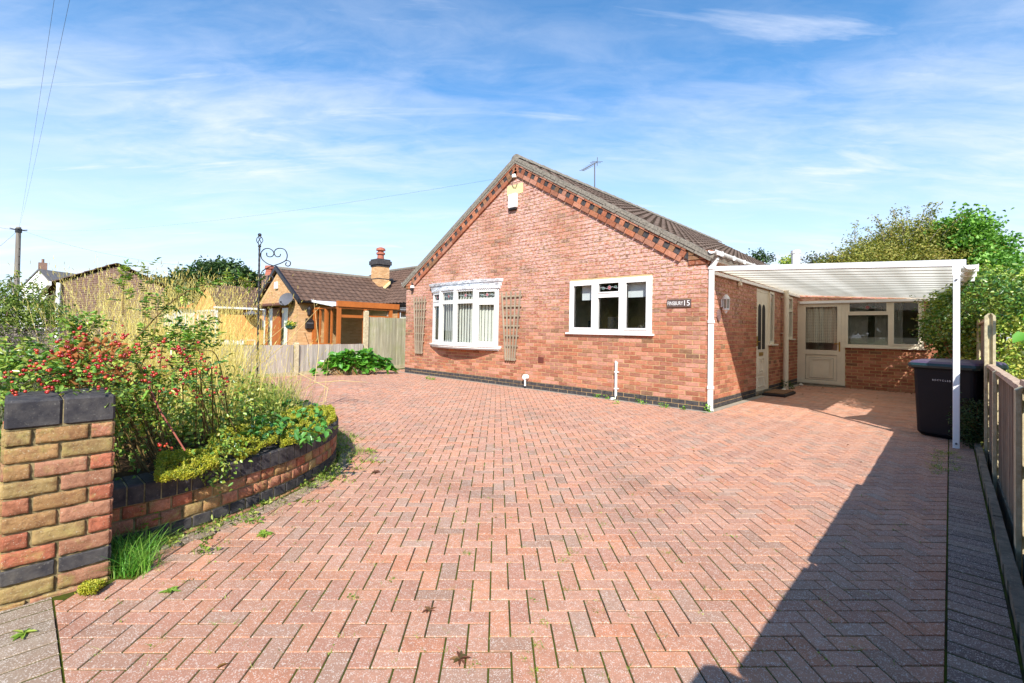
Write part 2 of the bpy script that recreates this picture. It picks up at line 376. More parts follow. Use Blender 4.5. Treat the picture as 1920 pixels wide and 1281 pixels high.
def leaves(P, A, Nn, L, W, cols, fold=.25):
    """six-point leaves: P base, A axis, Nn rough normal"""
    n = len(P); A = nrm(A); B = nrm(np.cross(A, Nn)); N = nrm(np.cross(B, A))
    L = np.broadcast_to(L, n)[:, None]; W = np.broadcast_to(W, n)[:, None]
    bend = N*L*.12
    V = np.stack([P, P+A*L*.3+B*W*.45+N*W*fold, P+A*L*.68+B*W*.42+N*W*fold-bend, P+A*L-bend*2, P+A*L*.68-B*W*.42+N*W*fold-bend, P+A*L*.3-B*W*.45+N*W*fold], 1).reshape(-1, 3)
    i = np.arange(n)[:, None]*6; Fc = np.concatenate([i+np.array([[0, 1, 2, 3]]), i+np.array([[0, 3, 4, 5]])], 1).reshape(-1, 4)
    return V, Fc, np.repeat(cols, 2, 0)
def join(parts):
    V, Fc, C, o = [], [], [], 0
    for v, f, c in parts: V.append(v); Fc.append(f+o); C.append(c); o += len(v)
    return np.concatenate(V), np.concatenate(Fc), np.concatenate(C)
def pick(pal, n, j=.15):
    p = np.array([S(*c) for c in pal]); return p[rng.integers(0, len(p), n)]*(1+rng.uniform(-j, j, (n, 1)))
def sphdir(n): return nrm(rng.normal(size=(n, 3)))
def blades(P, H, lean, W, cols, seg=5, curl=.35):
    """grass blades / stems: P base (n,3), H height, lean (n,2) horizontal drift of the tip"""
    n = len(P); H = np.broadcast_to(H, n); W = np.broadcast_to(W, n); th = rng.uniform(0, math.pi, n)
    side = np.stack([np.cos(th), np.sin(th), np.zeros(n)], 1)
    V = []
    for k in range(seg+1):
        t = k/seg; c = P.copy(); c[:, :2] += lean*(t**(1+curl*2))[..., None] if False else lean*(t**1.8); c[:, 2] += H*(t-.18*t*t*np.minimum(1, np.linalg.norm(lean, axis=1)/H))
        w = (W*(1-t*.85)/2)[:, None]; V += [c-side*w, c+side*w]
    V = np.stack(V, 1).reshape(-1, 3); m = 2*(seg+1); i = np.arange(n)[:, None]*m
    Fc = np.concatenate([i+np.array([[2*k, 2*k+1, 2*k+3, 2*k+2]]) for k in range(seg)], 1).reshape(-1, 4)
    return V, Fc, np.repeat(cols, seg, 0)
def spheres(P, r, cols):
    n = len(P); r = np.broadcast_to(r, n); us, vs = 8, 5; pts = []
    for j in range(vs+1):
        a = math.pi*j/vs
        for i in range(us): b = 2*math.pi*i/us; pts.append((math.sin(a)*math.cos(b), math.sin(a)*math.sin(b), math.cos(a)*.92))
    pts = np.array(pts); V = (P[:, None, :]+pts[None]*r[:, None, None]).reshape(-1, 3); f = []
    for j in range(vs):
        for i in range(us): k = (i+1) % us; f.append((j*us+i, (j+1)*us+i, (j+1)*us+k, j*us+k))
    f = np.array(f); Fc = (np.arange(n)[:, None, None]*len(pts)+f[None]).reshape(-1, 4)
    return V, Fc, np.repeat(cols, len(f), 0)

# ------------------------------------------------------------------ bricks
RED = [(168, 104, 74), (174, 112, 82), (156, 94, 68), (180, 122, 96), (146, 90, 66), (184, 130, 108), (162, 112, 90), (152, 100, 78)]
BRN = [(134, 98, 70), (122, 88, 64), (146, 104, 76)]
BUFF = [(206, 164, 118), (198, 154, 108), (212, 172, 128), (202, 158, 112)]
def pal(main, alt, p): return S(*(random.choice(alt) if random.random() < p else random.choice(main)))
def brick_face(mb, P, u0, u1, z0, z1, openings, colf, bl=.225, ch=.075, mj=.0145, proud=.0065, clip=None, start=0, rough=.0022, phase=0.):
    n = int(round((z1-z0)/ch))
    for k in range(n):
        a, b = z0+k*ch+mj*.5, z0+(k+1)*ch-mj*.5
        lo, hi = (u0, u1)
        if clip:
            r = clip(b)
            if r is None: continue
            lo, hi = max(lo, r[0]), min(hi, r[1])
        u = u0-bl+(phase+(bl/2 if (k+start) % 2 else 0))
        while u < hi:
            s, e = (u+mj*.5 if u >= lo else lo), (u+bl-mj*.5 if u+bl <= hi else hi); u += bl
            if e-s < .02: continue
            segs = [(s, e)]
            for (ou0, ou1, oz0, oz1) in openings:
                if a < oz1-.02 and b > oz0+.02:
                    ns = []
                    for (p, q) in segs:
                        if q <= ou0 or p >= ou1: ns.append((p, q)); continue
                        if p < ou0-.02: ns.append((p, ou0))
                        if q > ou1+.02: ns.append((ou1, q))
                    segs = ns
            for (p, q) in segs:
                j = lambda: random.uniform(-rough, rough); d = proud+random.uniform(-.002, .003)
                f = [P(p+j(), a+j(), d), P(q+j(), a+j(), d), P(q+j(), b+j(), d+random.uniform(-.002, .001)), P(p+j(), b+j(), d)]
                g = [P(p, a, 0), P(q, a, 0), P(q, b, 0), P(p, b, 0)]
                c = colf((p+q)/2, a)
                mb.mesh(f+g, [(0, 1, 2, 3), (0, 4, 5, 1), (1, 5, 6, 2), (2, 6, 7, 3), (3, 7, 4, 0)], c)
def backing(mb, P, u0, u1, z0, z1, openings, depth=.10):
    us = sorted({u0, u1, *[o[0] for o in openings], *[o[1] for o in openings]}); zs = sorted({z0, z1, *[o[2] for o in openings], *[o[3] for o in openings]})
    us = [u for u in us if u0 <= u <= u1]; zs = [z for z in zs if z0 <= z <= z1]
    for i in range(len(us)-1):
        for j in range(len(zs)-1):
            cu, cz = (us[i]+us[i+1])/2, (zs[j]+zs[j+1])/2
            if any(o[0] < cu < o[1] and o[2] < cz < o[3] for o in openings): continue
            mb.face([P(us[i], zs[j], 0), P(us[i+1], zs[j], 0), P(us[i+1], zs[j+1], 0), P(us[i], zs[j+1], 0)])
    for (a, b, c, d) in openings:
        for q in (((a, c), (b, c)), ((b, c), (b, d)), ((b, d), (a, d)), ((a, d), (a, c))):
            (p0, q0), (p1, q1) = q; mb.face([P(p0, q0, 0), P(p1, q1, 0), P(p1, q1, -depth), P(p0, q0, -depth)])

# ================================================================== GROUND
mb = MB(); mb.face([(-600, -600, -.16), (600, -600, -.16), (600, 900, -.16), (-600, 900, -.16)]); g = mb.build('ground', 'grassland'); tag(g, kind='structure')
WALL = [(-.40, -7.14), (-.41, -6.9), (-.48, -6.62), (-.57, -6.38), (-.70, -6.1), (-.88, -5.85), (-1.13, -5.58), (-1.48, -5.36), (-1.9, -5.23), (-2.4, -5.16), (-3, -5.14), (-4, -5.2), (-5.2, -5.25), (-7, -5.3), (-8.9, -5.35)]
def smooth(pts, n):
    P = [np.array(p, float) for p in pts]; out_ = []
    for i in range(len(P)-1):
        a = P[i-1] if i else 2*P[0]-P[1]; b, c = P[i], P[i+1]; d = P[i+2] if i+2 < len(P) else 2*P[-1]-P[-2]
        for k in range(n):
            t = k/n; out_.append(.5*((2*b)+(-a+c)*t+(2*a-5*b+4*c-d)*t*t+(-a+3*b-3*c+d)*t**3))
    out_.append(P[-1]); return out_
WP = smooth(WALL, 6)
def wall_dist(x, y): return min(math.hypot(x-p[0], y-p[1]) for p in WP)
def inside_bed(x, y):
    if x > WP[0][0] and y < -7: return False
    poly = [(p[0], p[1]) for p in WP]+[(-9.2, -12), (-.40, -12)]
    c = False; n = len(poly)
    for i in range(n):
        (x0, y0), (x1, y1) = poly[i], poly[(i+1) % n]
        if (y0 > y) != (y1 > y) and x < (x1-x0)*(y-y0)/(y1-y0)+x0: c = not c
    return c
mb = MB(); mb.face([(-9.2, -7.352, .0022), (2.82, -7.352, .0022), (2.82, 6.2, .0022), (-9.2, 6.2, .0022)])
o = mb.build('driveway_bedding', 'joint'); tag(o, kind='structure')
def clipx(poly, f):
    res = []
    for i in range(len(poly)):
        a, b = poly[i], poly[(i+1) % len(poly)]; fa, fb = f(a), f(b)
        if fa >= 0: res.append(a)
        if (fa >= 0) != (fb >= 0): t = fa/(fa-fb); res.append((lerp(a[0], b[0], t), lerp(a[1], b[1], t)))
    return res
def paver(mb, poly, z, col, ch=.0014, gap=.0031):
    cx = sum(p[0] for p in poly)/len(poly); cy = sum(p[1] for p in poly)/len(poly)
    area = abs(sum(poly[i][0]*poly[(i+1) % len(poly)][1]-poly[(i+1) % len(poly)][0]*poly[i][1] for i in range(len(poly))))/2
    if area < .0012: return
    poly = [p for i, p in enumerate(poly) if math.hypot(p[0]-poly[i-1][0], p[1]-poly[i-1][1]) > .004]
    if len(poly) < 3: return
    def inset(k):
        m_ = len(poly); res = []; E_ = []
        sgn = 1 if sum(poly[i][0]*poly[(i+1) % m_][1]-poly[(i+1) % m_][0]*poly[i][1] for i in range(m_)) > 0 else -1
        for i in range(m_):
            a, b = poly[i], poly[(i+1) % m_]; L = math.hypot(b[0]-a[0], b[1]-a[1]); nx0, ny0 = -(b[1]-a[1])/L*sgn, (b[0]-a[0])/L*sgn; E_.append((nx0, ny0, nx0*a[0]+ny0*a[1]+k))
        for i in range(m_):
            (a1, b1, c1), (a2, b2, c2) = E_[i-1], E_[i]; det = a1*b2-a2*b1
            if abs(det) < .05: res.append(poly[i]); continue
            q = ((c1*b2-c2*b1)/det, (a1*c2-a2*c1)/det)
            if math.hypot(q[0]-poly[i][0], q[1]-poly[i][1]) > .03: q = (lerp(poly[i][0], cx, .2), lerp(poly[i][1], cy, .2))
            res.append(q)
        return res
    tx, ty = random.gauss(0, .004), random.gauss(0, .004)
    zt = lambda p: z+(p[0]-cx)*tx+(p[1]-cy)*ty
    o1 = inset(gap); o2 = inset(gap+ch); n = len(poly)
    vs = [(p[0], p[1], z-.03) for p in o1]+[(p[0], p[1], zt(p)-.0035) for p in o1]+[(p[0], p[1], zt(p)) for p in o2]
    fs = [tuple(range(2*n, 3*n))]
    for i in range(n): j = (i+1) % n; fs += [(i, j, n+j, n+i), (n+i, n+j, 2*n+j, 2*n+i)]
    mb.mesh(vs, fs, col)
PV = [(198, 144, 116), (194, 138, 110), (200, 148, 122), (190, 136, 112), (196, 144, 118), (186, 134, 110), (204, 144, 112), (198, 134, 102)]
PVG = [(178, 140, 118), (170, 132, 110), (184, 146, 124)]
mb = MB(); r2 = math.sqrt(.5)
CE = .0848
for iy in range(-150, 150):
    for ix in range(-150, 150):
        k = (ix-iy) % 4
        if k == 0: cells = (0, 0, 2, 1)
        elif k == 3: cells = (0, 0, 1, 2)
        else: continue
        x0, y0 = ix*CE, iy*CE; x1, y1 = x0+cells[2]*CE, y0+cells[3]*CE
        q = [(x0, y0), (x1, y0), (x1, y1), (x0, y1)]
        # rotate by 45 degrees; cell x runs across the view, cell y runs away from the camera
        q = [(-3+(a*r2-b*r2)*1.0, -3+(a*r2+b*r2)) for a, b in q]
        q = [(a, b) for a, b in q]
        cx = sum(p[0] for p in q)/4; cy = sum(p[1] for p in q)/4
        if cx < -9.1 or cx > 2.95 or cy < -7.5 or cy > 6.2: continue
        if cy > -.05 and cx < .05: 
            if cx > -8.3 or cy > .6: continue
        if inside_bed(cx, cy) or wall_dist(cx, cy) < .125: continue
        if cx < -.02 and cy < -7.05: continue
        q = clipx(q, lambda p: 2.818-p[0]); q = q and clipx(q, lambda p: p[1]+7.352)
        q = q and (clipx(q, lambda p: -.11-p[1]) if cy < 0 and cx < .1 and cx > -8.4 else q)
        q = q and (clipx(q, lambda p: p[0]-.14) if cy > -.11 and cx > 0 else q)
        q = q and clipx(q, lambda p: 6.06-p[1])
        if not q or len(q) < 3: continue
        paver(mb, q, .0062+random.gauss(0, .0008), jit(pal(PV, PVG, .16), .07))
o = mb.build('driveway_paving', 'paver'); tag(o, kind='structure')
GRY = [(140, 122, 112), (130, 114, 106), (148, 130, 116), (122, 108, 100)]
mb = MB(); y = -8.4
while y < 6.1:
    paver(mb, [(2.817, y), (3.026, y), (3.026, y+.1), (2.817, y+.1)], .0054+random.gauss(0, .0006), jit(S(*random.choice(GRY)), .12), gap=.0058); y += .1003
x = -.36
while x < 2.8:
    paver(mb, [(x, -7.554), (x+.1, -7.554), (x+.1, -7.350), (x, -7.350)], .0050+random.gauss(0, .0006), jit(S(*random.choice([(150, 138, 118), (160, 146, 126), (140, 128, 112)])), .1), gap=.0058); x += .1003
for y in (-7.66, -7.865):
    for i in range(16): paver(mb, [(-.5+i*.2, y), (-.3+i*.2, y), (-.3+i*.2, y+.1), (-.5+i*.2, y+.1)], .0045, jit(S(148, 134, 116), .1))
for i in range(2, len(WP)-1):
    a, b = np.array(WP[i]), np.array(WP[i+1]); d = (b-a); L = np.linalg.norm(d)
    if L > .5: continue
    d /= L; nn = np.array((d[1], -d[0])); nn = -nn if inside_bed(*(a+nn*.3)) else nn
    p0, p1 = a+nn*.04, b+nn*.04; q0, q1 = a+nn*.155, b+nn*.155
    paver(mb, [tuple(p0), tuple(p1), tuple(q1), tuple(q0)], .0115, jit(S(132, 118, 100), .12))
o = mb.build('driveway_edging', 'paver'); tag(o, kind='structure')
mb = MB(); mb.face([(-.7, -12, .0012), (3.6, -12, .0012), (3.6, -7.353, .0012), (-.7, -7.353, .0012)]); mb.face([(2.821, -7.352, .0022), (3.03, -7.352, .0022), (3.03, 6.2, .0022), (2.821, 6.2, .0022)])
o = mb.build('edging_bedding', 'joint'); tag(o, kind='structure')
mb = MB(); mb.box(-8.6, -.108, -.05, .14, -.001, .006); mb.box(.02, 0, -.05, .135, 6.1, .006); o = mb.build('house_apron', 'grey_strip'); tag(o, kind='structure')
mb = MB(); nx, ny = 60, 60
for i in range(nx):
    for j in range(ny):
        c = [(-9.2+(i+a)*8.9/nx, -12+(j+b)*6.9/ny) for a, b in ((0, 0), (1, 0), (1, 1), (0, 1))]
        if not all(inside_bed(*p) for p in c): continue
        mb.face([(p[0], p[1], .29+.05*math.sin(p[0]*3)*math.cos(p[1]*4)) for p in c])
o = mb.build('flower_bed_soil', 'soil'); tag(o, kind='structure')

# ================================================================== THE BUNGALOW
AX, AZ, SL = -4.15, 5.02, .6
T = lambda x: AZ-SL*abs(x-AX)
house = thing('bungalow', 'red brick bungalow with a wide street gable, bow window and brown tiled roof', 'house', (-4.15, 3, 0))
Pf = lambda u, z, d: (u, -d, z)                       # front, u = x
Ps = lambda u, z, d: (d, u, z)                        # right side, u = y
Pr = lambda u, z, d: (u, 6.134-d, z)                  # rear return wall facing the drive
BAY = (-7.06, -4.62, .85, 2.22); WR = (-2.637, -.906, 1.205, 2.215)
def front_col(u, z):
    c = pal(RED, BRN, .06 if z < 1.2 else .09); return jit(c, .1)
mb = MB()
clip = lambda z: None if (AZ-.14-z)/SL < .15 else (AX-(AZ-.14-z)/SL, AX+(AZ-.14-z)/SL)
brick_face(mb, Pf, -8.3, .006, .15, 4.95, [BAY, WR], front_col, clip=clip, rough=.003)
mb.build('front_wall', 'brick', house)
mb = MB(); backing(mb, Pf, -8.3, 0, 0, 2.4, [BAY, WR]); mb.face([(-8.3, 0, 2.4), (0, 0, 2.4), (0, 0, 2.45), (AX, 0, AZ-.1), (-8.3, 0, 2.45)])
backing(mb, Ps, 0, 6.134, 0, 2.45, [(2.66, 3.58, .08, 2.17), (3.58, 3.93, 1.03, 2.17), (5.17, 5.58, 1.14, 2.16)])
backing(mb, Pr, 0, 3.1, -.02, 2.35, [(0.0, .997, .0, 2.10), (.998, 2.411, .985, 2.10)])
mb.face([(-8.3, 0, 0), (-8.3, 12, 0), (-8.3, 12, 2.45), (-8.3, 0, 2.45)])
mb.face([(-8.3, 12, 0), (3.1, 12, 0), (3.1, 12, 2.4), (0, 12, 2.4), (AX, 12, AZ-.1), (-8.3, 12, 2.4)]); mb.face([(3.1, 6.134, 0), (3.1, 12, 0), (3.1, 12, 2.35), (3.1, 6.134, 2.35)])
mb.build('mortar', 'mortar', house)
mb = MB()
side_col = lambda u, z: jit(pal(RED[:5], BRN, .07), .1)
brick_face(mb, Ps, -.005, 6.134, .15, 2.55, [(2.66, 3.58, .08, 2.17), (3.58, 3.93, 1.03, 2.17), (5.17, 5.58, 1.14, 2.16)], side_col, start=1, phase=.0)
mb.build('side_wall', 'brick', house)
mb = MB(); brick_face(mb, Pr, 0, 3.1, 0, 2.325, [(-.02, 1.0, -.02, 2.10), (.998, 2.411, .985, 2.10)], lambda u, z: jit(pal(RED[:5], BRN, .03), .08)); mb.build('rear_wall', 'brick', house)
for Pq, a, b, op in ((Pf, -8.3, .018, []), (Ps, -.018, 6.1, [(2.66, 3.58, .0, .2)])):
    mb = MB(); brick_face(mb, Pq, a, b, 0, .15, op, lambda u, z: (1, 1, 1), proud=.0065, mj=.012, start=1 if Pq is Ps else 0, rough=.001); mb.build('plinth', 'blue_brick', house)
# raking brick corbel under the verge
co, si = math.cos(math.atan(SL)), math.sin(math.atan(SL))
def slope_pt(sd, s, v, d): # s along slope from apex, v perpendicular offset downwards
    return (AX+sd*(s*co-v*si), -d, AZ-s*si-v*co)
def slope_box(m_, sd, s0, s1, v0, v1, d0, d1, col):
    p = [slope_pt(sd, s, v, d) for d in (d0, d1) for s, v in ((s0, v1), (s1, v1), (s1, v0), (s0, v0))]
    m_.mesh(p, [(0, 1, 2, 3), (4, 5, 6, 7), (0, 1, 5, 4), (1, 2, 6, 5), (2, 3, 7, 6), (3, 0, 4, 7)], col)
LEN = 4.55
for sd in (1, -1):
    mb = MB(); md = MB(); s = .0
    while s < LEN:
        e = min(s+.215, LEN); slope_box(mb, sd, s+.07*(s == 0), e-.008, .215+.02, .30+.02, 0, .048, jit(S(*random.choice(RED+BRN[:1])), .1))
        slope_box(mb, sd, s, e-.008, .098, .13, 0, .055, jit(S(*random.choice(RED)), .12)); s += .223
    s = .1
    while s < LEN-.05:
        slope_box(mb, sd, s, s+.10, .134, .232, 0, .046, jit(pal(RED, BRN, .3), .12)); slope_box(md, sd, s+.106, s+.212, .136, .230, 0, .034, (1, 1, 1)); s += .2185
    mb.build('verge_brickwork', 'brick_plain', house); md.build('verge_recess', 'blue_brick', house)
for x0 in (-.275, -8.305):
    mb = MB()
    for k in range(3):
        z0 = 2.337+k*.075; off = .028+.012*min(k, 1)
        n = 0
        for a, b in (((0, .17), (.18, .28)) if k % 2 else ((0, .10), (.11, .28))):
            mb.bbox(x0+a, -off, z0+.004, x0+b, .06, z0+.071, .003, jit(S(*random.choice(RED[:5]+BRN[:1])), .1))
    if x0 > -1:
        for k in range(3): mb.box(x0+.2, .0, 2.337+k*.075+.004, .03+.02*k, .24, 2.337+k*.075+.071, jit(S(*random.choice(RED[:5])), .1))
    mb.build('kneeler', 'brick_plain', house)
# roof
roof_m = MB()
def pantiles(mb, ridge, eave_x, eave_z, y0, y1, pitch=.30, course=.335, amp=.022, step=.03, res=6, axis='y', tint=.12):
    """ridge=(x,z) ; slope falls towards eave_x. axis along which rows run"""
    rx, rz = ridge; L = math.hypot(eave_x-rx, eave_z-rz); dx, dz = (eave_x-rx)/L, (eave_z-rz)/L; nx_, nz_ = -dz*(1 if dx > 0 else -1), abs(dx)
    n = max(1, int(round(L/course))); ny_ = int((y1-y0)/(pitch/res))
    for k in range(n):
        s0, s1 = L*k/n, L*(k+1)/n+.03
        t0 = random.uniform(0, .05)
        for i in range(ny_):
            a, b = y0+i*pitch/res, y0+(i+1)*pitch/res
            ha, hb = amp*math.sin(2*math.pi*a/pitch)**3, amp*math.sin(2*math.pi*b/pitch)**3
            if i % res == 0: tc_ = 1+random.uniform(-tint, tint); tc_ = (tc_, tc_, tc_)
            def pt(s, y, h): return (rx+dx*s+nx_*h, y, rz+dz*s+nz_*h) if axis == 'y' else (y, rx+dx*s+nx_*h, rz+dz*s+nz_*h)
            mb.face([pt(s0, a, ha), pt(s0, b, hb), pt(s1, b, hb+step), pt(s1, a, ha+step)], tc_)
            mb.face([pt(s1, a, ha+step), pt(s1, b, hb+step), pt(s1, b, hb-.004), pt(s1, a, ha-.004)], tc_)
pantiles(roof_m, (AX, AZ), .13, T(.13)+.0, -.05, 12.2)
pantiles(roof_m, (AX, AZ), -8.43, T(-8.43), -.05, 12.2)
rf = roof_m.build('roof', 'tile_brown', house)
mb = MB(); y = -.05
while y < 12.2:
    vs = []; n = 8
    for yy, r_ in ((y, .115), (y+.44, .105)):
        for k in range(n+1):
            t = math.pi*k/n; vs.append((AX+math.cos(t)*r_*1.15, yy, AZ-.02+math.sin(t)*r_))
    mb.mesh(vs, [(k, k+1, n+2+k, n+1+k) for k in range(n)]+[tuple(range(n+1))], (1, 1, 1)); y += .445
mb.build('ridge_tiles', 'verge', rf)
mb = MB()
for sd in (1, -1):
    s = 0; L = 5.0; k = 0
    while s < L:
        e = min(s+.335, L); w = random.uniform(-.004, .006)
        slope_box(mb, sd, s, e+.01, -.012+w-(.03 if sd < 0 else .012), .045, -.02, .072+w, (1, 1, 1)); slope_box(mb, sd, s, e-.012, .04, .094, -.02, .064+w*2, (1, 1, 1)); s += .335
mb.build('verge', 'verge', rf)
mb = MB()   # soffit and fascia boards behind gutter
mb.box(.005, .0, 2.42, .06, 12, 2.55); mb.build('fascia', 'white_pvc', rf); mb = MB(); mb.box(-8.36, 0, 2.42, -8.305, 12, 2.55); mb.build('fascia', 'white_pvc', rf)
def gutter(mb, x, y0, y1, z, sgn=1, r=.058, axis='y', n=8):
    vs = []
    for yy in (y0, y1):
        for k in range(n+1):
            t = math.pi*k/n; a, b = x+sgn*math.cos(t)*r, z-math.sin(t)*r*.95; vs.append((a, yy, b) if axis == 'y' else (yy, a, b))
        for k in range(n, -1, -1):
            t = math.pi*k/n; a, b = x+sgn*math.cos(t)*(r-.006), z-math.sin(t)*(r*.95-.006); vs.append((a, yy, b) if axis == 'y' else (yy, a, b))
    m_ = 2*n+2; mb.mesh(vs, [(k, (k+1) % m_, m_+(k+1) % m_, m_+k) for k in range(m_)]+[tuple(range(m_)), tuple(range(2*m_-1, m_-1, -1))])
mb = MB(); gutter(mb, .125, -.10, 6.2, 2.535)
for y in np.arange(.2, 6, .55): mb.box(.06, y, 2.47, .19, y+.03, 2.545)
mb.box(.062, .02, 2.465, .19, .16, 2.53)
mb.build('gutter', 'white_pvc', house)
mb = MB(); gutter(mb, -8.425, -.05, 6, 2.52); mb.tube([(-8.42, .12, 2.5), (-8.42, .12, 2.4), (-8.35, .12, 2.28), (-8.35, .12, 0)], .034); mb.build('gutter', 'white_pvc', house)
mb = MB()
def sqtube(mb, pts, w):
    for a, b in zip(pts[:-1], pts[1:]):
        a, b = Vector(a), Vector(b); d = (b-a).normalized(); u = Vector((1, 0, 0)); u = (u-d*u.dot(d)).normalized(); v = d.cross(u)
        mb.hexa([a+u*w*i+v*w*j for i, j in ((-1, -1), (1, -1), (1, 1), (-1, 1))]+[b+u*w*i+v*w*j for i, j in ((-1, -1), (1, -1), (1, 1), (-1, 1))])
sqtube(mb, [(.12, .09, 2.50), (.12, .09, 2.40), (.055, .09, 2.28), (.055, .09, .06), (.075, .07, .0)], .0325)
for z in (2.26, 1.4, .35): mb.box(.018, .045, z, .096, .135, z+.05)
mb.build('downpipe', 'white_pvc', house)
mb = MB(); mb.tube([(.1, 4.55, 2.25), (.1, 4.55, .25), (.1, 4.55, .0)], .055, 12)
for z in (2.08, 1.25): mb.tube([(.1, 4.55, z), (.1, 4.55, z+.05)], .064, 12); mb.box(.0, 4.5, z+.015, .1, 4.6, z+.035)
mb.build('soil_pipe', 'cream_pvc', house, smooth=False)
mb = MB(); mb.tube([(-1.575, -.035, .68), (-1.575, -.035, .08), (-1.58, -.05, .035), (-1.64, -.085, .02), (-1.645, -.085, -.0)], .023, 10); mb.tube([(-1.575, -.01, .665), (-1.575, -.045, .69), (-1.575, -.035, .66)], .025, 10)
for z in (.5, .2): mb.box(-1.6, -.06, z, -1.53, -.005, z+.02)
mb.build('waste_pipe', 'white_pvc', house)
mb = MB(); mb.tube([(-3.72, -.03, .245), (-3.72, -.12, .25)], .055, 14); mb.tube([(-3.72, -.09, .25), (-3.72, -.09, .06)], .02, 8); mb.build('capped_outlet', 'white_pvc', house)
plain('brown_wall_vent', (98, 48, 38), .8); mb = MB(); mb.box(-3.43, -.02, .57, -3.29, -.009, .68); mb.build('air_brick', 'brown_wall_vent', house)
mb = MB(); mb.box(-3.42, -.012, .575, -3.30, .0, .675); 
mb = MB(); mb.box(-4.42, -.014, 4.235, -3.95, -.009, 4.455); mb.build('ventilation_panel', 'render_yellow', house)
# rear extension flat roof and flue
mb = MB(); mb.box(0.02, 6.06, 2.34, 3.2, 12, 2.45); mb.build('flat_roof', 'flat_roof', house)
mb = MB(); fp = at(1492, 500, 13.2); mb.tube([(fp.x, fp.y, 2.3), (fp.x, fp.y, at(1492, 476, 13.2).z)], .11, 14); mb.tube([(fp.x, fp.y, at(1492, 476, 13.2).z), (fp.x, fp.y, at(1492, 470, 13.2).z)], .125, 14); mb.build('flue', 'white_pvc', house)
# ---- windows
def frame_rect(mb, P, u0, u1, z0, z1, w, d0, d1, b=.012):
    def bx(a, c, e, f_):
        p = [P(a, e, d0), P(c, e, d0), P(c, e, d1), P(a, e, d1), P(a, f_, d0), P(c, f_, d0), P(c, f_, d1), P(a, f_, d1)]; mb.hexa(p)
    bx(u0, u1, z0, z0+w); bx(u0, u1, z1-w, z1); bx(u0, u0+w, z0+w, z1-w); bx(u1-w, u1, z0+w, z1-w)
def barbox(mb, P, u0, u1, z0, z1, d0, d1, col=(1, 1, 1)):
    mb.hexa([P(u0, z0, d0), P(u1, z0, d0), P(u1, z0, d1), P(u0, z0, d1), P(u0, z1, d0), P(u1, z1, d0), P(u1, z1, d1), P(u0, z1, d1)], col)
def pane(P, u0, u1, z0, z1, d, parent):
    mb = MB(); frame_rect(mb, P, u0-.002, u1+.002, z0-.002, z1+.002, .008, d+.001, d+.006); mb.build('gasket', 'dark', parent); mb = MB(); mb.face([P(u0, z0, d), P(u1, z0, d), P(u1, z1, d), P(u0, z1, d)]); return mb.build('pane', 'glass', parent)
def flower(mbm, P, uc, zc, w, d, k=1.0):
    """leaded rose with two leaves and wavy lead line"""
    red, grn, lead = S(150, 60, 62), S(50, 96, 70), S(196, 198, 204)
    for s_ in range(14):
        a, b = -w/2+w*s_/14, -w/2+w*(s_+1)/14
        za, zb = .016*math.sin(a/w*4*math.pi), .016*math.sin(b/w*4*math.pi)
        mbm.face([P(uc+a, zc+za-.003*k, d), P(uc+b, zc+zb-.003*k, d), P(uc+b, zc+zb+.003*k, d), P(uc+a, zc+za+.003*k, d)], lead)
    def disc(cu, cz, ru, rz, c, dd, n=12, petals=0): mbm.face([P(cu+math.cos(t)*ru*(1+petals*math.cos(5*t)), cz+math.sin(t)*rz*(1+petals*math.cos(5*t)), d+dd) for t in [2*math.pi*i/n for i in range(n)]], c)
    disc(uc, zc, .040*k, .040*k, lead, .001, 20, .1); disc(uc, zc, .034*k, .034*k, red, .002, 20, .1); disc(uc, zc, .014*k, .014*k, lead, .003, 10); disc(uc, zc, .010*k, .010*k, red, .004, 10)
    for sg in (-1, 1): disc(uc+sg*w*.33, zc+.012*sg, .034*k, .018*k, lead, .001); disc(uc+sg*w*.33, zc+.012*sg, .029*k, .014*k, grn, .002)
# right front window
win = MB(); frame_rect(win, Pf, -2.637, -.906, 1.21, 2.213, .06, -.03, .035)
barbox(win, Pf, -2.08, -1.99, 1.27, 2.153, -.03, .035); barbox(win, Pf, -1.52, -1.43, 1.27, 2.153, -.03, .035); barbox(win, Pf, -1.99, -1.52, 1.88, 1.95, -.03, .035)
for r_ in ((-2.577, -2.08, 1.27, 2.153, .038), (-1.99, -1.52, 1.95, 2.153, .022), (-1.43, -.966, 1.27, 2.153, .036), (-1.99, -1.52, 1.27, 1.88, .012)): frame_rect(win, Pf, *r_[:4], r_[4], .0, .048)
w1 = win.build('window', 'white_pvc', house); tag(w1, 'three light white window right of the trellis')
for r_ in ((-2.54, -2.115, 1.305, 2.117), (-1.97, -1.54, 1.97, 2.133), (-1.395, -1.0, 1.305, 2.117), (-1.98, -1.53, 1.28, 1.87)): pane(Pf, *r_, .005, w1)
mb = MB(); flower(mb, Pf, -1.755, 2.05, .40, .0075, .9); mb.build('leaded_motif', 'tinted', w1)
mb = MB(); barbox(mb, Pf, -2.71, -.86, 1.178, 1.21, -.02, .06); mb.build('sill', 'white_pvc', w1)
for a, b, zb in ((-2.42, -2.10, 1.84), (-1.42, -.99, 1.86)):
    mb = MB(); barbox(mb, Pf, a, b, zb, 2.15, -.09, -.085); mb.build('roller_blind', 'roller', w1)
mb = MB(); barbox(mb, Pf, -1.95, -1.60, 1.21, 1.52, -.30, -.27); mb.build('screen', 'dark', w1); mb = MB(); barbox(mb, Pf, -2.42, -2.2, 1.21, 1.45, -.35, -.3); mb.build('box', 'dark', w1); mb = MB(); mb.lathe((-1.26, .17, 1.21), [(.04, 0), (.045, .06), (.03, .09), (.02, .13)], 10); mb.build('jug', 'dark', w1)
mb = MB()
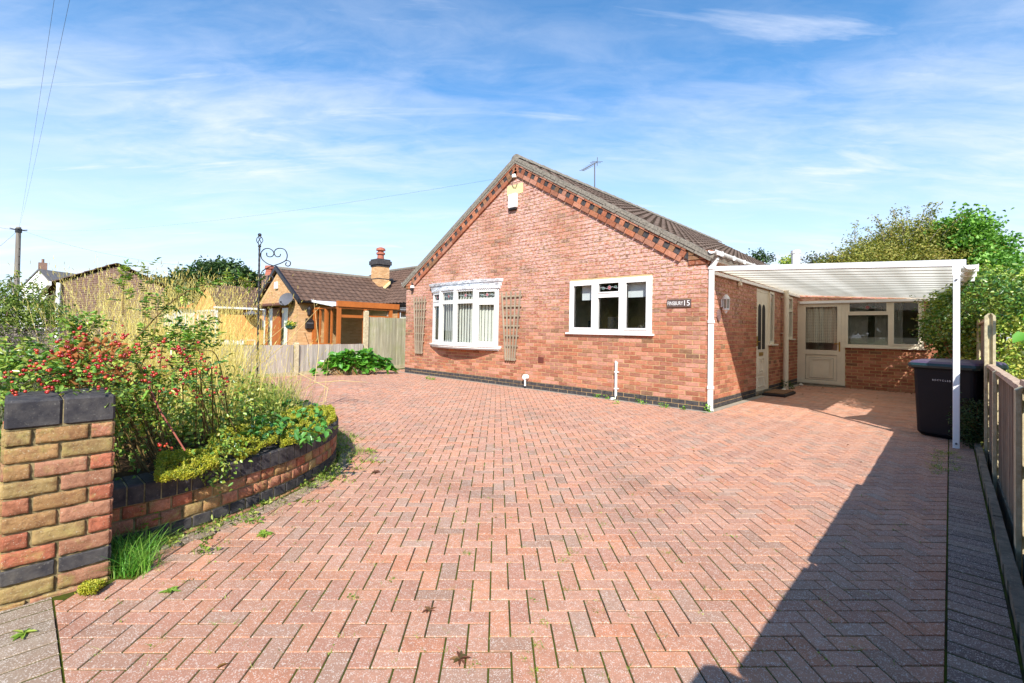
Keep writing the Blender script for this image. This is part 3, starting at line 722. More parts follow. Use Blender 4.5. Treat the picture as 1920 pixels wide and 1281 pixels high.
for k in range(9): mb.tube([(-1.16+.018*k, .14, 1.21), (-1.19+.022*k+.01*math.sin(k*3), .14, 1.37+.02*math.sin(k*5))], .004, 4)
mb.build('windowsill_basket', 'net', w1)
# bow window
BV = [(-7.04, -.005), (-6.47, -.19), (-5.84, -.26), (-5.21, -.19), (-4.63, -.005)]
bay = MB()
panes_b = []; blind = MB()
for i in range(4):
    (xa, ya), (xb, yb) = BV[i], BV[i+1]; L = math.hypot(xb-xa, yb-ya); ux, uy = (xb-xa)/L, (yb-ya)/L; nx_, ny_ = uy, -ux
    Pb = lambda u, z, d, xa=xa, ya=ya, ux=ux, uy=uy, nx_=nx_, ny_=ny_: (xa+ux*u+nx_*d, ya+uy*u+ny_*d, z)
    frame_rect(bay, Pb, .0, L, .86, 2.20, .05, -.045, .02)
    barbox(bay, Pb, .05, L-.05, 1.865, 1.925, -.045, .02)
    if i in (0, 3):
        frame_rect(bay, Pb, .05, L-.05, .91, 1.865, .052, -.02, .032); frame_rect(bay, Pb, .05, L-.05, 1.925, 2.15, .04, -.02, .032); r_ = ((.10, L-.10, .96, 1.815), (.09, L-.09, 1.963, 2.113))
    else:
        frame_rect(bay, Pb, .05, L-.05, .91, 1.865, .014, -.02, .025); frame_rect(bay, Pb, .05, L-.05, 1.925, 2.15, .014, -.02, .025); r_ = ((.062, L-.062, .922, 1.853), (.062, L-.062, 1.937, 2.138))
    panes_b.append((Pb, r_, L))
    s = .06
    while s < L-.05:      # vertical louvres
        an = .30; c0, s0 = math.cos(an)*.047, math.sin(an)*.047
        blind.face([Pb(s-c0, .90, -.11-s0), Pb(s+c0, .90, -.11+s0), Pb(s+c0, 2.17, -.11+s0), Pb(s-c0, 2.17, -.11-s0)]); s += .088
for (x_, y_) in BV[1:-1]: bay.tube([(x_, y_-.012, .87), (x_, y_-.012, 2.19)], .048, 8)
bw = bay.build('window', 'white_pvc', house); tag(bw, 'curved four light white bow window with leaded top lights')
for Pb, r_, L in panes_b:
    for q in r_: pane(Pb, *q, -.005, bw)
for Pb, r_, L in panes_b: mb = MB(); flower(mb, Pb, L/2, 2.04, L-.22, -.002, .9); mb.build('leaded_motif', 'tinted', bw)
blind.build('vertical_blind', 'blind', bw)
def bowpoly(off, ext, kf=1.): 
    pts = [(-7.04-ext, .02)]+[(x_+(-off*.6 if i < 2 else off*.6 if i > 2 else 0), y_*kf-off) for i, (x_, y_) in enumerate(BV)]+[(-4.63+ext, .02)]
    return pts
def bow(mb, off, ext, z0, z1, off2=None, kf=1.):
    a = [(x_, y_, z0) for x_, y_ in bowpoly(off, ext, kf)]; b = [(x_, y_, z1) for x_, y_ in bowpoly(off2 if off2 is not None else off, ext+((off2-off) if off2 else 0), kf)]; n = len(a)
    mb.mesh(a+b, [tuple(range(n-1, -1, -1)), tuple(range(n, 2*n))]+[(i, (i+1) % n, n+(i+1) % n, n+i) for i in range(n)])
mb = MB(); bow(mb, .075, .12, .838, .862); bow(mb, .055, .10, .80, .8375); bow(mb, .02, .06, .765, .7995); mb.build('sill', 'white_pvc', bw)
mb = MB(); bow(mb, .03, .05, 2.201, 2.235, .05); bow(mb, .055, .09, 2.236, 2.33, .085, .42); bow(mb, .10, .13, 2.331, 2.385, .12, .42); bow(mb, .11, .14, 2.386, 2.395, None, .42)
mb.build('head_moulding', 'flaked_paint', bw)
mb = MB(); pts = bowpoly(.052, .05)
for (a, b) in zip(pts[:-1], pts[1:]):
    L = math.hypot(b[0]-a[0], b[1]-a[1]); n = max(1, int(L/.055))
    for i in range(n):
        t0, t1, tm = i/n, (i+1)/n, (i+.5)/n; q = lambda t, z: (lerp(a[0], b[0], t), lerp(a[1], b[1], t)-.004, z)
        mb.face([q(t0, 2.205), q(t0+.2/n, 2.18), q(tm, 2.172), q(t1-.2/n, 2.18), q(t1, 2.205), q(t1, 2.235), q(t0, 2.235)])
mb.build('lead_flashing', 'flaked_paint', bw)
# rooms behind the windows
def room(x0, x1, y0, y1, z0=.02, z1=2.42):
    mb = MB(); v = [(x0, y0, z0), (x1, y0, z0), (x1, y1, z0), (x0, y1, z0), (x0, y0, z1), (x1, y0, z1), (x1, y1, z1), (x0, y1, z1)]
    mb.mesh(v, [(0, 1, 2, 3), (7, 6, 5, 4), (1, 5, 6, 2), (2, 6, 7, 3), (3, 7, 4, 0)]); return mb
room(-7.9, -3.7, .11, 3.6).build('interior_wall', 'interior', house); room(-3.2, -.3, .11, 3.0).build('interior_wall', 'interior', house)
mb = MB(); v = [(-.11, 2.3, .02), (-2.4, 2.3, .02), (-2.4, 5.9, .02), (-.11, 5.9, .02), (-.11, 2.3, 2.4), (-2.4, 2.3, 2.4), (-2.4, 5.9, 2.4), (-.11, 5.9, 2.4)]
mb.mesh(v, [(0, 1, 2, 3), (7, 6, 5, 4), (0, 1, 5, 4), (1, 2, 6, 5), (2, 3, 7, 6)]); mb.build('interior_wall', 'interior', house)
room(-.05, 3.05, 6.24, 9).build('interior_wall', 'interior', house)
# front door with sidelight (recessed in the side wall)
mb = MB(); frame_rect(mb, Ps, 2.66, 3.60, .085, 2.17, .06, -.08, -.01); barbox(mb, Ps, 3.60, 3.615, 1.03, 2.17, -.05, .01)
frame_rect(mb, Ps, 3.575, 3.925, 1.035, 2.165, .055, -.05, .012)
fd = mb.build('door_frame', 'cream_pvc', house)
mb = MB(); barbox(mb, Ps, 2.60, 3.66, .03, .085, -.06, .03); mb.build('threshold', 'concrete', fd)
pane(Ps, 3.62, 3.88, 1.08, 2.12, -.01, fd); mb = MB(); barbox(mb, Ps, 3.53, 4.05, 1.005, 1.035, -.03, .07); mb.build('sill', 'cream_pvc', fd)
mb = MB(); barbox(mb, Ps, 2.72, 3.54, .11, 2.11, -.06, -.02)
def arch(mb, u0, u1, z0, z1, d0, d1, P=Ps, col=(1, 1, 1)):
    n = 8; r_ = (u1-u0)/2; pts = [(u0, z0), (u1, z0)]+[((u0+u1)/2+math.cos(math.pi*k/n)*r_, z1-r_+math.sin(math.pi*k/n)*r_) for k in range(n+1)]
    a = [P(u, z, d0) for u, z in pts]; b = [P(u, z, d1) for u, z in pts]; m_ = len(pts); mb.mesh(a+b, [tuple(range(m_-1, -1, -1)), tuple(range(m_, 2*m_))]+[(i, (i+1) % m_, m_+(i+1) % m_, m_+i) for i in range(m_)], col)
for a, b in ((2.82, 3.03), (3.10, 3.31)): arch(mb, a-.025, b+.025, .90, 1.89, -.02, -.012)
frame_rect(mb, Ps, 2.86, 3.28, .42, .76, .03, -.02, -.006); frame_rect(mb, Ps, 2.93, 3.21, .48, .70, .02, -.02, -.004); frame_rect(mb, Ps, 2.84, 3.30, .16, .36, .02, -.02, -.010)
dr = mb.build('front_door', 'cream_pvc', fd); mb = MB()
for a, b in ((2.82, 3.03), (3.10, 3.31)): arch(mb, a, b, .93, 1.86, -.012, -.008)
mb.build('door_glass', 'dark', fd)
mb = MB(); barbox(mb, Ps, 2.93, 3.20, .80, .87, -.02, -.008); mb.build('letter_plate', 'brass', fd); mb = MB(); barbox(mb, Ps, 2.745, 2.775, 1.0, 1.2, -.02, .0); barbox(mb, Ps, 2.75, 2.87, 1.08, 1.10, -.001, .02); mb.build('door_handle', 'brass', fd)
# small side window behind the pipe
mb = MB(); frame_rect(mb, Ps, 5.17, 5.58, 1.15, 2.16, .05, -.05, .012); barbox(mb, Ps, 5.22, 5.53, 1.80, 1.85, -.05, .012); w3 = mb.build('window', 'cream_pvc', house); tag(w3, 'narrow cream window beside the soil pipe')
pane(Ps, 5.21, 5.54, 1.19, 1.81, -.01, w3); pane(Ps, 5.21, 5.54, 1.84, 2.12, -.01, w3); mb = MB(); barbox(mb, Ps, 5.12, 5.66, 1.12, 1.15, -.02, .06); mb.build('sill', 'cream_pvc', w3)
# back door
mb = MB(); frame_rect(mb, Pr, .0, .997, .0, 2.10, .075, -.05, .02); barbox(mb, Pr, .0, .10, .075, 2.03, -.03, .03); bd = mb.build('door_frame', 'cream_pvc', house)
mb = MB(); L0, L1 = .10, .925
frame_rect(mb, Pr, L0, L1, .06, 2.03, .085, -.03, .035); barbox(mb, Pr, L0+.085, L1-.085, .77, .885, -.03, .035); barbox(mb, Pr, L0+.085, L1-.085, .145, .77, -.03, .012)
frame_rect(mb, Pr, .27, .76, .20, .69, .035, .012, .038); frame_rect(mb, Pr, .31, .72, .24, .65, .03, .012, .028); barbox(mb, Pr, .345, .685, .275, .615, .012, .022)
mb.build('back_door', 'cream_pvc', bd); mb = MB(); frame_rect(mb, Pr, .185, .84, .145, .77, .006, .012, .016); frame_rect(mb, Pr, .265, .765, .195, .695, .005, .012, .016); mb.build('gasket', 'dark', bd)
pane(Pr, .185, .84, .885, 1.945, .015, bd)
mb = MB(); barbox(mb, Pr, .875, .905, .86, 1.09, .035, .045); barbox(mb, Pr, .79, .895, 1.035, 1.055, .055, .07); barbox(mb, Pr, .88, .9, 1.035, 1.055, .045, .07); mb.build('door_handle', 'brass', bd)
def curtain(P, u0, u1, z0, z1, d, amp, per, m, parent, name='net_curtain'):
    mb = MB(); n = int((u1-u0)/(per/8)); ph = random.random()*6
    f = lambda u: d+amp*math.sin(2*math.pi*u/per+ph)+amp*.5*math.sin(2*math.pi*u/per*2.3)
    for i in range(n):
        a, b = u0+(u1-u0)*i/n, u0+(u1-u0)*(i+1)/n; mb.face([P(a, z0, f(a)), P(b, z0, f(b)), P(b, z1, f(b)), P(a, z1, f(a))])
    return mb.build(name, m, parent, smooth=True)
curtain(Pr, .15, .87, 1.06, 1.97, -.07, .012, .13, 'lace', bd)
mb = MB(); barbox(mb, Pr, -.05, 1.02, -.0, .045, -.02, .05); barbox(mb, Pr, .2, .85, -.01, .014, .12, .30); mb.build('threshold', 'concrete', bd)
# back window
mb = MB(); frame_rect(mb, Pr, .999, 2.41, .99, 2.098, .055, -.05, .022); barbox(mb, Pr, 1.80, 1.87, 1.045, 2.043, -.05, .022); barbox(mb, Pr, 1.054, 1.80, 1.735, 1.79, -.05, .022)
frame_rect(mb, Pr, 1.054, 1.80, 1.79, 2.043, .03, -.02, .035); frame_rect(mb, Pr, 1.87, 2.355, 1.045, 2.043, .035, -.02, .035); w4 = mb.build('window', 'cream_pvc', house); tag(w4, 'cream window with net curtains beside the half glazed door')
for r_ in ((1.05, 1.81, 1.04, 1.74), (1.08, 1.775, 1.815, 2.015), (1.9, 2.325, 1.075, 2.013)): pane(Pr, *r_, .0, w4)
mb = MB(); barbox(mb, Pr, .975, 2.45, .96, .99, -.02, .06); mb.build('sill', 'cream_pvc', w4)
mb = MB(); flower(mb, Pr, 1.42, 1.915, .34, .003, 1.0); mb.build('leaded_motif', 'tinted', w4)
curtain(Pr, 1.03, 1.42, 1.06, 2.05, -.10, .015, .11, 'net', w4); curtain(Pr, 1.55, 1.80, 1.06, 2.05, -.10, .015, .10, 'net', w4); curtain(Pr, 1.88, 2.05, 1.06, 2.05, -.10, .012, .09, 'net', w4)
mb = MB(); barbox(mb, Pr, 1.0, 2.4, 1.0, 1.22, -.9, -.88); mb.build('interior_worktop', 'white_paint', w4)

# ---- fittings hung on the bungalow, each a thing of its own
def single(name, m, mbx, label, cat, base, group=None, smooth=False):
    o = mbx.build(name, m, None, base, smooth); return tag(o, label, cat, group)
t = thing('alarm_box', 'white alarm box high on the gable under the yellow panel', 'alarm', (-4.21, -.01, 3.9))
mb = MB(); mb.bbox(-4.33, -.085, 3.93, -4.09, -.009, 4.24, .012); mb.build('cover', 'white_pvc', t); mb = MB(); mb.bbox(-4.32, -.08, 3.885, -4.10, -.012, 3.929, .01); mb.build('strobe_lens', 'dark', t)
t = thing('wire_bracket', 'small white insulator bracket at the top of the gable', 'bracket', (-4.2, 0, 4.6)); mb = MB(); mb.bbox(-4.24, -.07, 4.60, -4.14, -.009, 4.68, .01); mb.build('insulator', 'white_pvc', t)
mb = MB(); mb.tube([(-4.18, -.05, 4.64), (-4.26, -.05, 4.53), (-4.22, -.03, 4.40), (-4.14, -.03, 4.38), (-4.1, -.03, 4.47)], .006, 5); mb.tube([(-4.2, -.04, 4.62), (-4.4, -.03, 4.52), (-4.62, -.02, 4.42)], .005, 5); mb.build('cable_tail', 'black_metal', t)
t = thing('security_light', 'small security light at the left end of the gable', 'lamp', (-7.95, -.02, 2.33)); mb = MB(); mb.bbox(-8.0, -.09, 2.34, -7.9, -.009, 2.42, .01); mb.build('housing', 'white_pvc', t); mb = MB(); mb.bbox(-7.99, -.10, 2.27, -7.91, -.03, 2.338, .01); mb.build('sensor', 'dark', t)
def sign():
    t = thing('house_sign', 'dark slate house sign reading FINSBURY 15 right of the window', 'sign', (-.43, -.02, 1.72))
    mb = MB(); mb.bbox(-.632, -.028, 1.655, -.226, -.009, 1.79, .004); mb.build('plate', 'house_slate', t)
    def letters(txt, x, w, h, z):
        size = .1
        cu = bpy.data.curves.new('lettering', 'FONT'); cu.body = txt; cu.size = size; cu.extrude = .001; cu.offset = .0
        ob = bpy.data.objects.new('tmp', cu); COL.objects.link(ob); bpy.context.view_layer.update(); me = bpy.data.meshes.new_from_object(ob.evaluated_get(bpy.context.evaluated_depsgraph_get())); bpy.data.objects.remove(ob)
        o = link('lettering', me, t, BASE[t.name]); me.materials.clear(); me.materials.append(MAT['white_paint']); 
        co_ = np.array([v.co[:] for v in me.vertices]); mn, mx = co_.min(0), co_.max(0); co_[:, 0] = (co_[:, 0]-mn[0])/(mx[0]-mn[0])*w; co_[:, 1] = (co_[:, 1]-mn[1])/(mx[1]-mn[1])*h; me.vertices.foreach_set('co', co_.astype('f4').ravel()); me.update()
        o.location = (x-BASE[t.name].x, -.030+.02, z-BASE[t.name].z); o.rotation_euler = (R(90), 0, 0); return o
    letters('FINSBURY', -.618, .262, .062, 1.693); letters('15', -.336, .092, .086, 1.682)
plain('house_slate', (88, 70, 64), .7, .2, 30); sign()
t = thing('trellis', 'weathered fan trellis right of the bow window', 'trellis', (-4.2, -.02, .56), 'fan trellises beside the bow window')
def trellis(t, xc, z0, z1, wt, wb, lab=None):
    n = 5
    for i in range(n):
        f = i/(n-1)-.5; mb = MB(); a = Vector((xc+f*wb, -.062, z0)); b = Vector((xc+f*wt, -.066, z1+random.uniform(-.02, .04))); w = .0175
        mb.hexa([a+Vector((-w, -.01, 0)), a+Vector((w, -.01, 0)), a+Vector((w, .01, 0)), a+Vector((-w, .01, 0)), b+Vector((-w, -.01, 0)), b+Vector((w, -.01, 0)), b+Vector((w, .01, 0)), b+Vector((-w, .01, 0))], jit((1, 1, 1), .15)); mb.build('upright_slat', 'trellis_wood', t)
    for k in range(6):
        z = lerp(z1-.10, z0+.33, k/5); wd = lerp(wb, wt, (z-z0)/(z1-z0))+.07; mb = MB(); mb.box(xc-wd/2, -.050, z-.015, xc+wd/2, -.030, z+.015, jit((1, 1, 1), .15)); mb.build('cross_slat', 'trellis_wood', t)
    mb = MB(); mb.box(xc-wb/2-.03, -.048, z0+.02, xc+wb/2+.03, -.028, z0+.06, (1, 1, 1)); mb.build('cross_slat', 'trellis_wood', t)
trellis(t, -4.2, .565, 2.08, .56, .26)
t = thing('trellis', 'weathered fan trellis at the far left corner of the gable wall', 'trellis', (-7.59, -.02, .56), 'fan trellises beside the bow window'); trellis(t, -7.59, .56, 2.06, .50, .28)
t = thing('wall_lantern', 'white half lantern on the side wall by the downpipe', 'lamp', (.02, .68, 1.6))
mb = MB(); mb.bbox(.010, .63, 1.68, .035, .73, 1.82, .006); mb.lathe((.08, .68, 1.575), [(.010, 0), (.022, .02), (.028, .045), (.060, .06), (.062, .08), (.05, .085)], 8)
for k in range(6):
    a = math.pi*k/3; mb.tube([(.08+.050*math.cos(a), .68+.050*math.sin(a), 1.65), (.08+.058*math.cos(a), .68+.058*math.sin(a), 1.82)], .006, 4)
mb.lathe((.08, .68, 1.815), [(.066, 0), (.064, .012), (.045, .05), (.02, .075), (.005, .085)], 8); mb.build('body', 'white_paint', t)
mb = MB(); mb.lathe((.08, .68, 1.655), [(.044, 0), (.052, .16)], 6); plain('lamp_glass', (150, 146, 132), .3); mb.build('lens', 'lamp_glass', t)
mb = MB(); mb.tube([(.012, .52, 1.545), (.028, .52, 1.545)], .001, 4)
n = 16; ov = [(.014, .52+math.cos(2*math.pi*k/n)*.07, 1.54+math.sin(2*math.pi*k/n)*.105) for k in range(n)]; mb.prism(ov, (.018, 0, 0)); plain('plaque_mat', (122, 96, 92), .6, .6, 60)
single('oval_plaque', 'plaque_mat', mb, 'small oval stone plaque below the white lantern', 'plaque', (.02, .52, 1.54))
mb = MB(); mb.bbox(.012, 1.47, 2.17, .06, 1.54, 2.25, .008); mb.bbox(.012, 1.46, 2.11, .08, 1.53, 2.165, .008); single('sensor_box', 'cream_pvc', mb, 'small cream sensor box under the carport roof on the side wall', 'sensor', (.02, 1.5, 2.18))
# aerial
t = thing('aerial', 'thin television aerial on a pole behind the roof ridge', 'aerial', at(1115, 365, 13)); a0, a1 = at(1115, 400, 13), at(1115, 306, 13)
mb = MB(); mb.tube([a0, a1], .018, 6); mb.build('mast', 'dish', t); mb = MB(); b0, b1 = at(1120, 303, 13), at(1092, 320, 13); mb.tube([b0, b1], .012, 5)
for k in range(9):
    c = b0.lerp(b1, k/8); h = .10 if k > 1 else .18; mb.tube([c-Vector((h*.6, h*.6, 0)), c+Vector((h*.6, h*.6, 0))], .006, 4)
mb.tube([b0+Vector((0, 0, .12)), b0-Vector((0, 0, .12))], .008, 4); mb.build('yagi', 'dish', t)

# ================================================================== CARPORT
cp = thing('carport', 'white lean-to carport with ribbed translucent roof and one square post', 'carport', (2.88, -.28, 0))
def cz(x, y): return lerp(2.285, 2.085, x/2.9)+lerp(0, -.03, max(0, y)/6)
def cyf(x): return lerp(.20, -.20, x/2.88)
mb = MB(); nb = 17
for i in range(nb):
    t0, t1 = i/nb, (i+1)/nb
    q = lambda x, t, dz: (x, lerp(cyf(x), 6.1, t), cz(x, lerp(cyf(x), 6.1, t))+dz)
    mb.face([q(.0, t0, 0), q(2.93, t0, 0), q(2.93, t1, 0), q(.0, t1, 0)])
mb.build('roof_sheet', 'polycarbonate', cp)
mb = MB()
for i in range(1, nb):
    t = i/nb; y0, y1 = lerp(cyf(0), 6.1, t), lerp(cyf(2.93), 6.1, t)
    mb.hexa([(0, y0-.008, cz(0, y0)-.008), (2.93, y1-.008, cz(2.93, y1)-.008), (2.93, y1+.008, cz(2.93, y1)-.008), (0, y0+.008, cz(0, y0)-.008), (0, y0-.008, cz(0, y0)-.001), (2.93, y1-.008, cz(2.93, y1)-.001), (2.93, y1+.008, cz(2.93, y1)-.001), (0, y0+.008, cz(0, y0)-.001)])
plain('glazing_bar', (150, 142, 128), .6); mb.build('glazing_bar', 'glazing_bar', cp)
mb = MB(); a, b = (0, cyf(0)), (2.96, cyf(2.96))
mb.hexa([(a[0]+.013, a[1]-.05, 2.245), (b[0], b[1]-.05, 2.035), (b[0], b[1], 2.035), (a[0]+.013, a[1], 2.245), (a[0]+.013, a[1]-.05, 2.315), (b[0], b[1]-.05, 2.108), (b[0], b[1], 2.108), (a[0]+.013, a[1], 2.315)]); mb.build('front_beam', 'white_alu', cp)
mb = MB(); mb.hexa([(2.86, -.18, 1.99), (2.92, -.18, 1.99), (2.92, 6.1, 1.96), (2.86, 6.1, 1.96), (2.86, -.18, 2.066), (2.92, -.18, 2.066), (2.92, 6.1, 2.04), (2.86, 6.1, 2.04)]); mb.build('side_beam', 'white_alu', cp)
mb = MB(); mb.box(.012, .22, 2.19, .06, 6.1, 2.24); mb.box(.06, 6.04, 2.03, 2.9, 6.1, 2.085); mb.build('wall_plate', 'white_alu', cp)
mb = MB(); gutter(mb, 3.0, -.26, 6.1, 2.05, r=.06)
for y in np.arange(-.1, 6, .62): mb.box(2.921, y, 1.985, 3.065, y+.035, 2.06)
mb.build('gutter', 'white_pvc', cp)
mb = MB(); mb.bbox(2.852, -.31, 0, 2.91, -.252, 2.02, .004); mb.build('post', 'white_alu', cp); mb = MB(); mb.box(2.848, -.314, 1.93, 2.914, -.248, 2.034); mb.build('bracket', 'white_alu', cp)
mb = MB()
for z in (.055, 1.88): mb.tube([(2.881, -.311, z), (2.881, -.322, z)], .011, 8)
mb.build('bolt', 'dish', cp)

# ================================================================== WHEELIE BIN
wb = thing('wheelie_bin', 'large black wheelie bin with a purple lid beside the carport post', 'bin', (2.80, .62, 0))
fx0, fy0 = 2.51, .30; ang = math.atan2(-.20, .50); ux, uy = math.cos(ang), math.sin(ang); vx, vy = -uy, ux; BW, BD = .58, .62
def bp(u, v, z): return (fx0+ux*u+vx*v, fy0+uy*u+vy*v, z)
mb = MB(); r_ = .05
def rring(u0, u1, v0, v1, z, r_=.05, n=3):
    pts = []
    for cu, cv, a0 in ((u1-r_, v0+r_, -90), (u1-r_, v1-r_, 0), (u0+r_, v1-r_, 90), (u0+r_, v0+r_, 180)):
        for k in range(n+1): a = R(a0+90*k/n); pts.append(bp(cu+r_*math.cos(a), cv+r_*math.sin(a), z))
    return pts
def loft(mb, rings, col=(1, 1, 1)):
    n = len(rings[0]); vs = [p for r0 in rings for p in r0]; fs = [tuple(range(n-1, -1, -1)), tuple(range(len(vs)-n, len(vs)))]
    for i in range(len(rings)-1):
        for k in range(n): j = (k+1) % n; fs.append((i*n+k, i*n+j, i*n+n+j, i*n+n+k))
    mb.mesh(vs, fs, col)
loft(mb, [rring(.03, BW-.03, .03, BD-.03, .02), rring(.005, BW-.005, .0, BD, .06), rring(-.015, BW+.015, -.04, BD+.05, .83), rring(-.015, BW+.015, -.04, BD+.05, .84), rring(-.035, BW+.035, -.06, BD+.07, .845), rring(-.035, BW+.035, -.06, BD+.07, .875)])
mb.build('body', 'bin_body', wb)
mb = MB(); loft(mb, [rring(-.05, BW+.05, -.09, BD+.08, .86), rring(-.055, BW+.055, -.10, BD+.085, .885), rring(-.05, BW+.05, -.085, BD+.08, .915)]); mb.build('lid_rim', 'bin_rim', wb)
mb = MB(); loft(mb, [rring(-.045, BW+.045, -.08, BD+.075, .915), rring(-.03, BW+.03, -.05, BD+.06, .94), rring(.03, BW-.03, .02, BD, .958), rring(.12, BW-.12, .12, BD-.1, .962)]); mb.build('lid', 'bin_lid', wb)
mb = MB(); mb.tube([bp(.05, BD+.1, .86), bp(BW-.05, BD+.1, .86)], .016, 8); mb.build('handle', 'bin_body', wb)
for u in (.0, BW-.05):
    mb = MB(); mb.tube([bp(u, BD-.0, .10), bp(u+.05, BD-.0, .10)], .10, 20); mb.build('wheel', 'rubber', wb)
cu = bpy.data.curves.new('lettering', 'FONT'); cu.body = 'RECYCLES'; cu.size = .028; cu.extrude = .0008; cu.space_character = 1.5
ob = bpy.data.objects.new('tmp', cu); COL.objects.link(ob); bpy.context.view_layer.update(); me = bpy.data.meshes.new_from_object(ob.evaluated_get(bpy.context.evaluated_depsgraph_get())); bpy.data.objects.remove(ob)
me.materials.clear(); me.materials.append(MAT['white_paint']); o = link('lettering', me, wb, BASE[wb.name]); p = Vector(bp(.19, -.043, .705)); o.location = p-BASE[wb.name]; o.rotation_euler = (R(92), 0, ang)

# door mat, pot, stones by the front door
t = thing('door_mat', 'worn brown doormat in a low black tray at the front door', 'mat', (.22, 3.3, 0))
mb = MB(); mb.bbox(.06, 2.85, .005, .48, 3.72, .06, .01); mb.build('tray', 'rubber', t); mb = MB(); mb.bbox(.09, 2.88, .0605, .45, 3.69, .078, .006); mb.build('coir_pad', 'coir', t)
for i, (x, y, r_, lab) in enumerate(((.17, 5.72, .05, 'white stone in the corner by the back door'), (.2, 3.98, .06, 'white stone at the foot of the soil pipe'))):
    V, Fc, C = spheres(np.array([[x, y, r_*.55]]), r_, np.array([[.6, .58, .5]])); V[:, 2] = np.abs(V[:, 2]*.8); V[:, :2] += rng.normal(0, .006, (len(V), 2))
    o = npmesh('stone', V, Fc, C, 'stone_white', None, (x, y, 0)); tag(o, lab, 'stone')

# ================================================================== RIGHT HAND BOUNDARY
mb = MB(); y = -7.6
while y < 6:
    L = .915; x0 = 3.028+random.uniform(-.006, .006); e = y+L-.006; seg = 8; h = .055+random.uniform(-.008, .012)
    for k in range(seg):
        a, b = lerp(y, e, k/seg), lerp(y, e, (k+1)/seg); w0, w1 = (random.uniform(0, .007) for _ in range(2))
        mb.hexa([(x0+w0, a, -.1), (x0+.05, a, -.1), (x0+.05, b, -.1), (x0+w0, b, -.1), (x0+w0*1.4, a, h), (x0+.052, a, h), (x0+.052, b, h), (x0+w0*1.4, b, h)])
    y += L
o = mb.build('kerb', 'concrete'); tag(o, kind='structure')
FX = 3.115
def conc_post(mb, x0, y0, z0, z1, w=.09, dpt=.11, cap=.03):
    # slotted concrete post: I section seen from the side
    x1, y1 = x0+w, y0+dpt; s = .028
    pro = [(x0, y0), (x0+.022, y0), (x0+.03, y0+s), (x1-.03, y0+s), (x1-.022, y0), (x1, y0), (x1, y1), (x1-.022, y1), (x1-.03, y1-s), (x0+.03, y1-s), (x0+.022, y1), (x0, y1)]
    cx, cy = (x0+x1)/2, (y0+y1)/2; n = len(pro); vs = [(x, y, z0) for x, y in pro]+[(x, y, z1-cap) for x, y in pro]+[(cx+(x-cx)*.35, y, z1) for x, y in pro]
    mb.mesh(vs, [tuple(range(n-1, -1, -1)), tuple(range(2*n, 3*n))]+[(l*n+i, l*n+(i+1) % n, (l+1)*n+(i+1) % n, (l+1)*n+i) for l in range(2) for i in range(n)])
def feather_panel(name, parent, x, y0, y1, z0, z1, m, face=-1, bw=.125, th=.012, cap=True, capm=None, tilt=0., cols=None):
    mb = MB(); y = y0
    while y < y1-.01:
        e = min(y+bw*.9, y1); d = random.uniform(0, .005); zt = z1-random.uniform(0, .008)
        if e-y < .03: break
        xa, xb = x+face*(th+d), x+face*(.006+d)
        mb.hexa([(x, y, z0), (xa, y, z0), (xb, e, z0), (x, e, z0), (x, y, zt), (xa, y, zt), (xb, e, zt), (x, e, zt)] if face > 0 else [(xa, y, z0), (x, y, z0), (x, e, z0), (xb, e, z0), (xa, y, zt), (x, y, zt), (x, e, zt), (xb, e, zt)], jit(cols or (1, 1, 1), .16)); y = e+.001
    p = mb.build(name, m, parent)
    mb = MB()
    for z in (z0+.08, (z0+z1)/2, z1-.1): mb.box(min(x-face*.001, x-face*.04), y0, z, max(x-face*.001, x-face*.04), y1, z+.04)
    mb.build('rail', m, p)
    if cap:
        mb = MB(); n = 10
        for k in range(n):
            a, b = lerp(y0, y1, k/n), lerp(y0, y1, (k+1)/n)+.001; w = random.uniform(-.003, .003)
            mb.hexa([(x-.032, a, z1+.001), (x+.03, a, z1+.001), (x+.03, b, z1+.001), (x-.032, b, z1+.001), (x-.026+w, a, z1+.03), (x+.024, a, z1+.03), (x+.024, b, z1+.03), (x-.026+w, b, z1+.03)], jit((1.25, 1.22, 1.18), .05))
        mb.build('capping', capm or m, p)
    return p
rfence = thing('boundary_fence', 'low weathered boarded fence with concrete posts along the right edge', 'fence', (FX, -3.5, 0))
mb = MB(); conc_post(mb, 3.10, -.36, -.2, 1.50, .085, .11); mb.build('post', 'concrete_post', rfence)
posts = [-1.70, -3.62, -5.54, -6.69]
for y in posts: mb = MB(); conc_post(mb, 3.10, y, -.2, .955+.02*(y < -4), .085, .11, .02); mb.build('post', 'concrete_post', rfence)
ys = [-.36]+posts
for i in range(len(ys)-1):
    a, b = ys[i+1]+.11, ys[i]
    feather_panel('panel', rfence, 3.145, a+.001, b-.001, .03, .925+.045*(i > 1), 'fence_wood_brown', -1); mb = MB(); mb.box(3.125, a+.001, -.2, 3.16, b-.001, .028); mb.build('gravel_board', 'concrete', rfence)
tfence = thing('boundary_fence', 'tall dark fence behind the climber, beyond the tall concrete post', 'fence', (3.14, 3, 0))
feather_panel('panel', tfence, 3.145, -.24, 1.6, .05, 1.42, 'fence_wood_brown', -1); mb = MB(); conc_post(mb, 3.10, 1.601, -.2, 1.5); mb.build('post', 'concrete_post', tfence); feather_panel('panel', tfence, 3.145, 1.72, 3.6, .05, 1.45, 'fence_wood_brown', -1); feather_panel('panel', tfence, 3.145, 3.72, 6.0, .05, 1.45, 'fence_wood_brown', -1)
mb = MB(); mb.bbox(3.10, -8.6, -.1, 3.42, -6.70, 1.12, .03); o = mb.build('gate_pillar', 'mortar', None, (3.2, -7.2, 0)); tag(o, 'short pillar closing the low right fence at the street end', 'pillar')

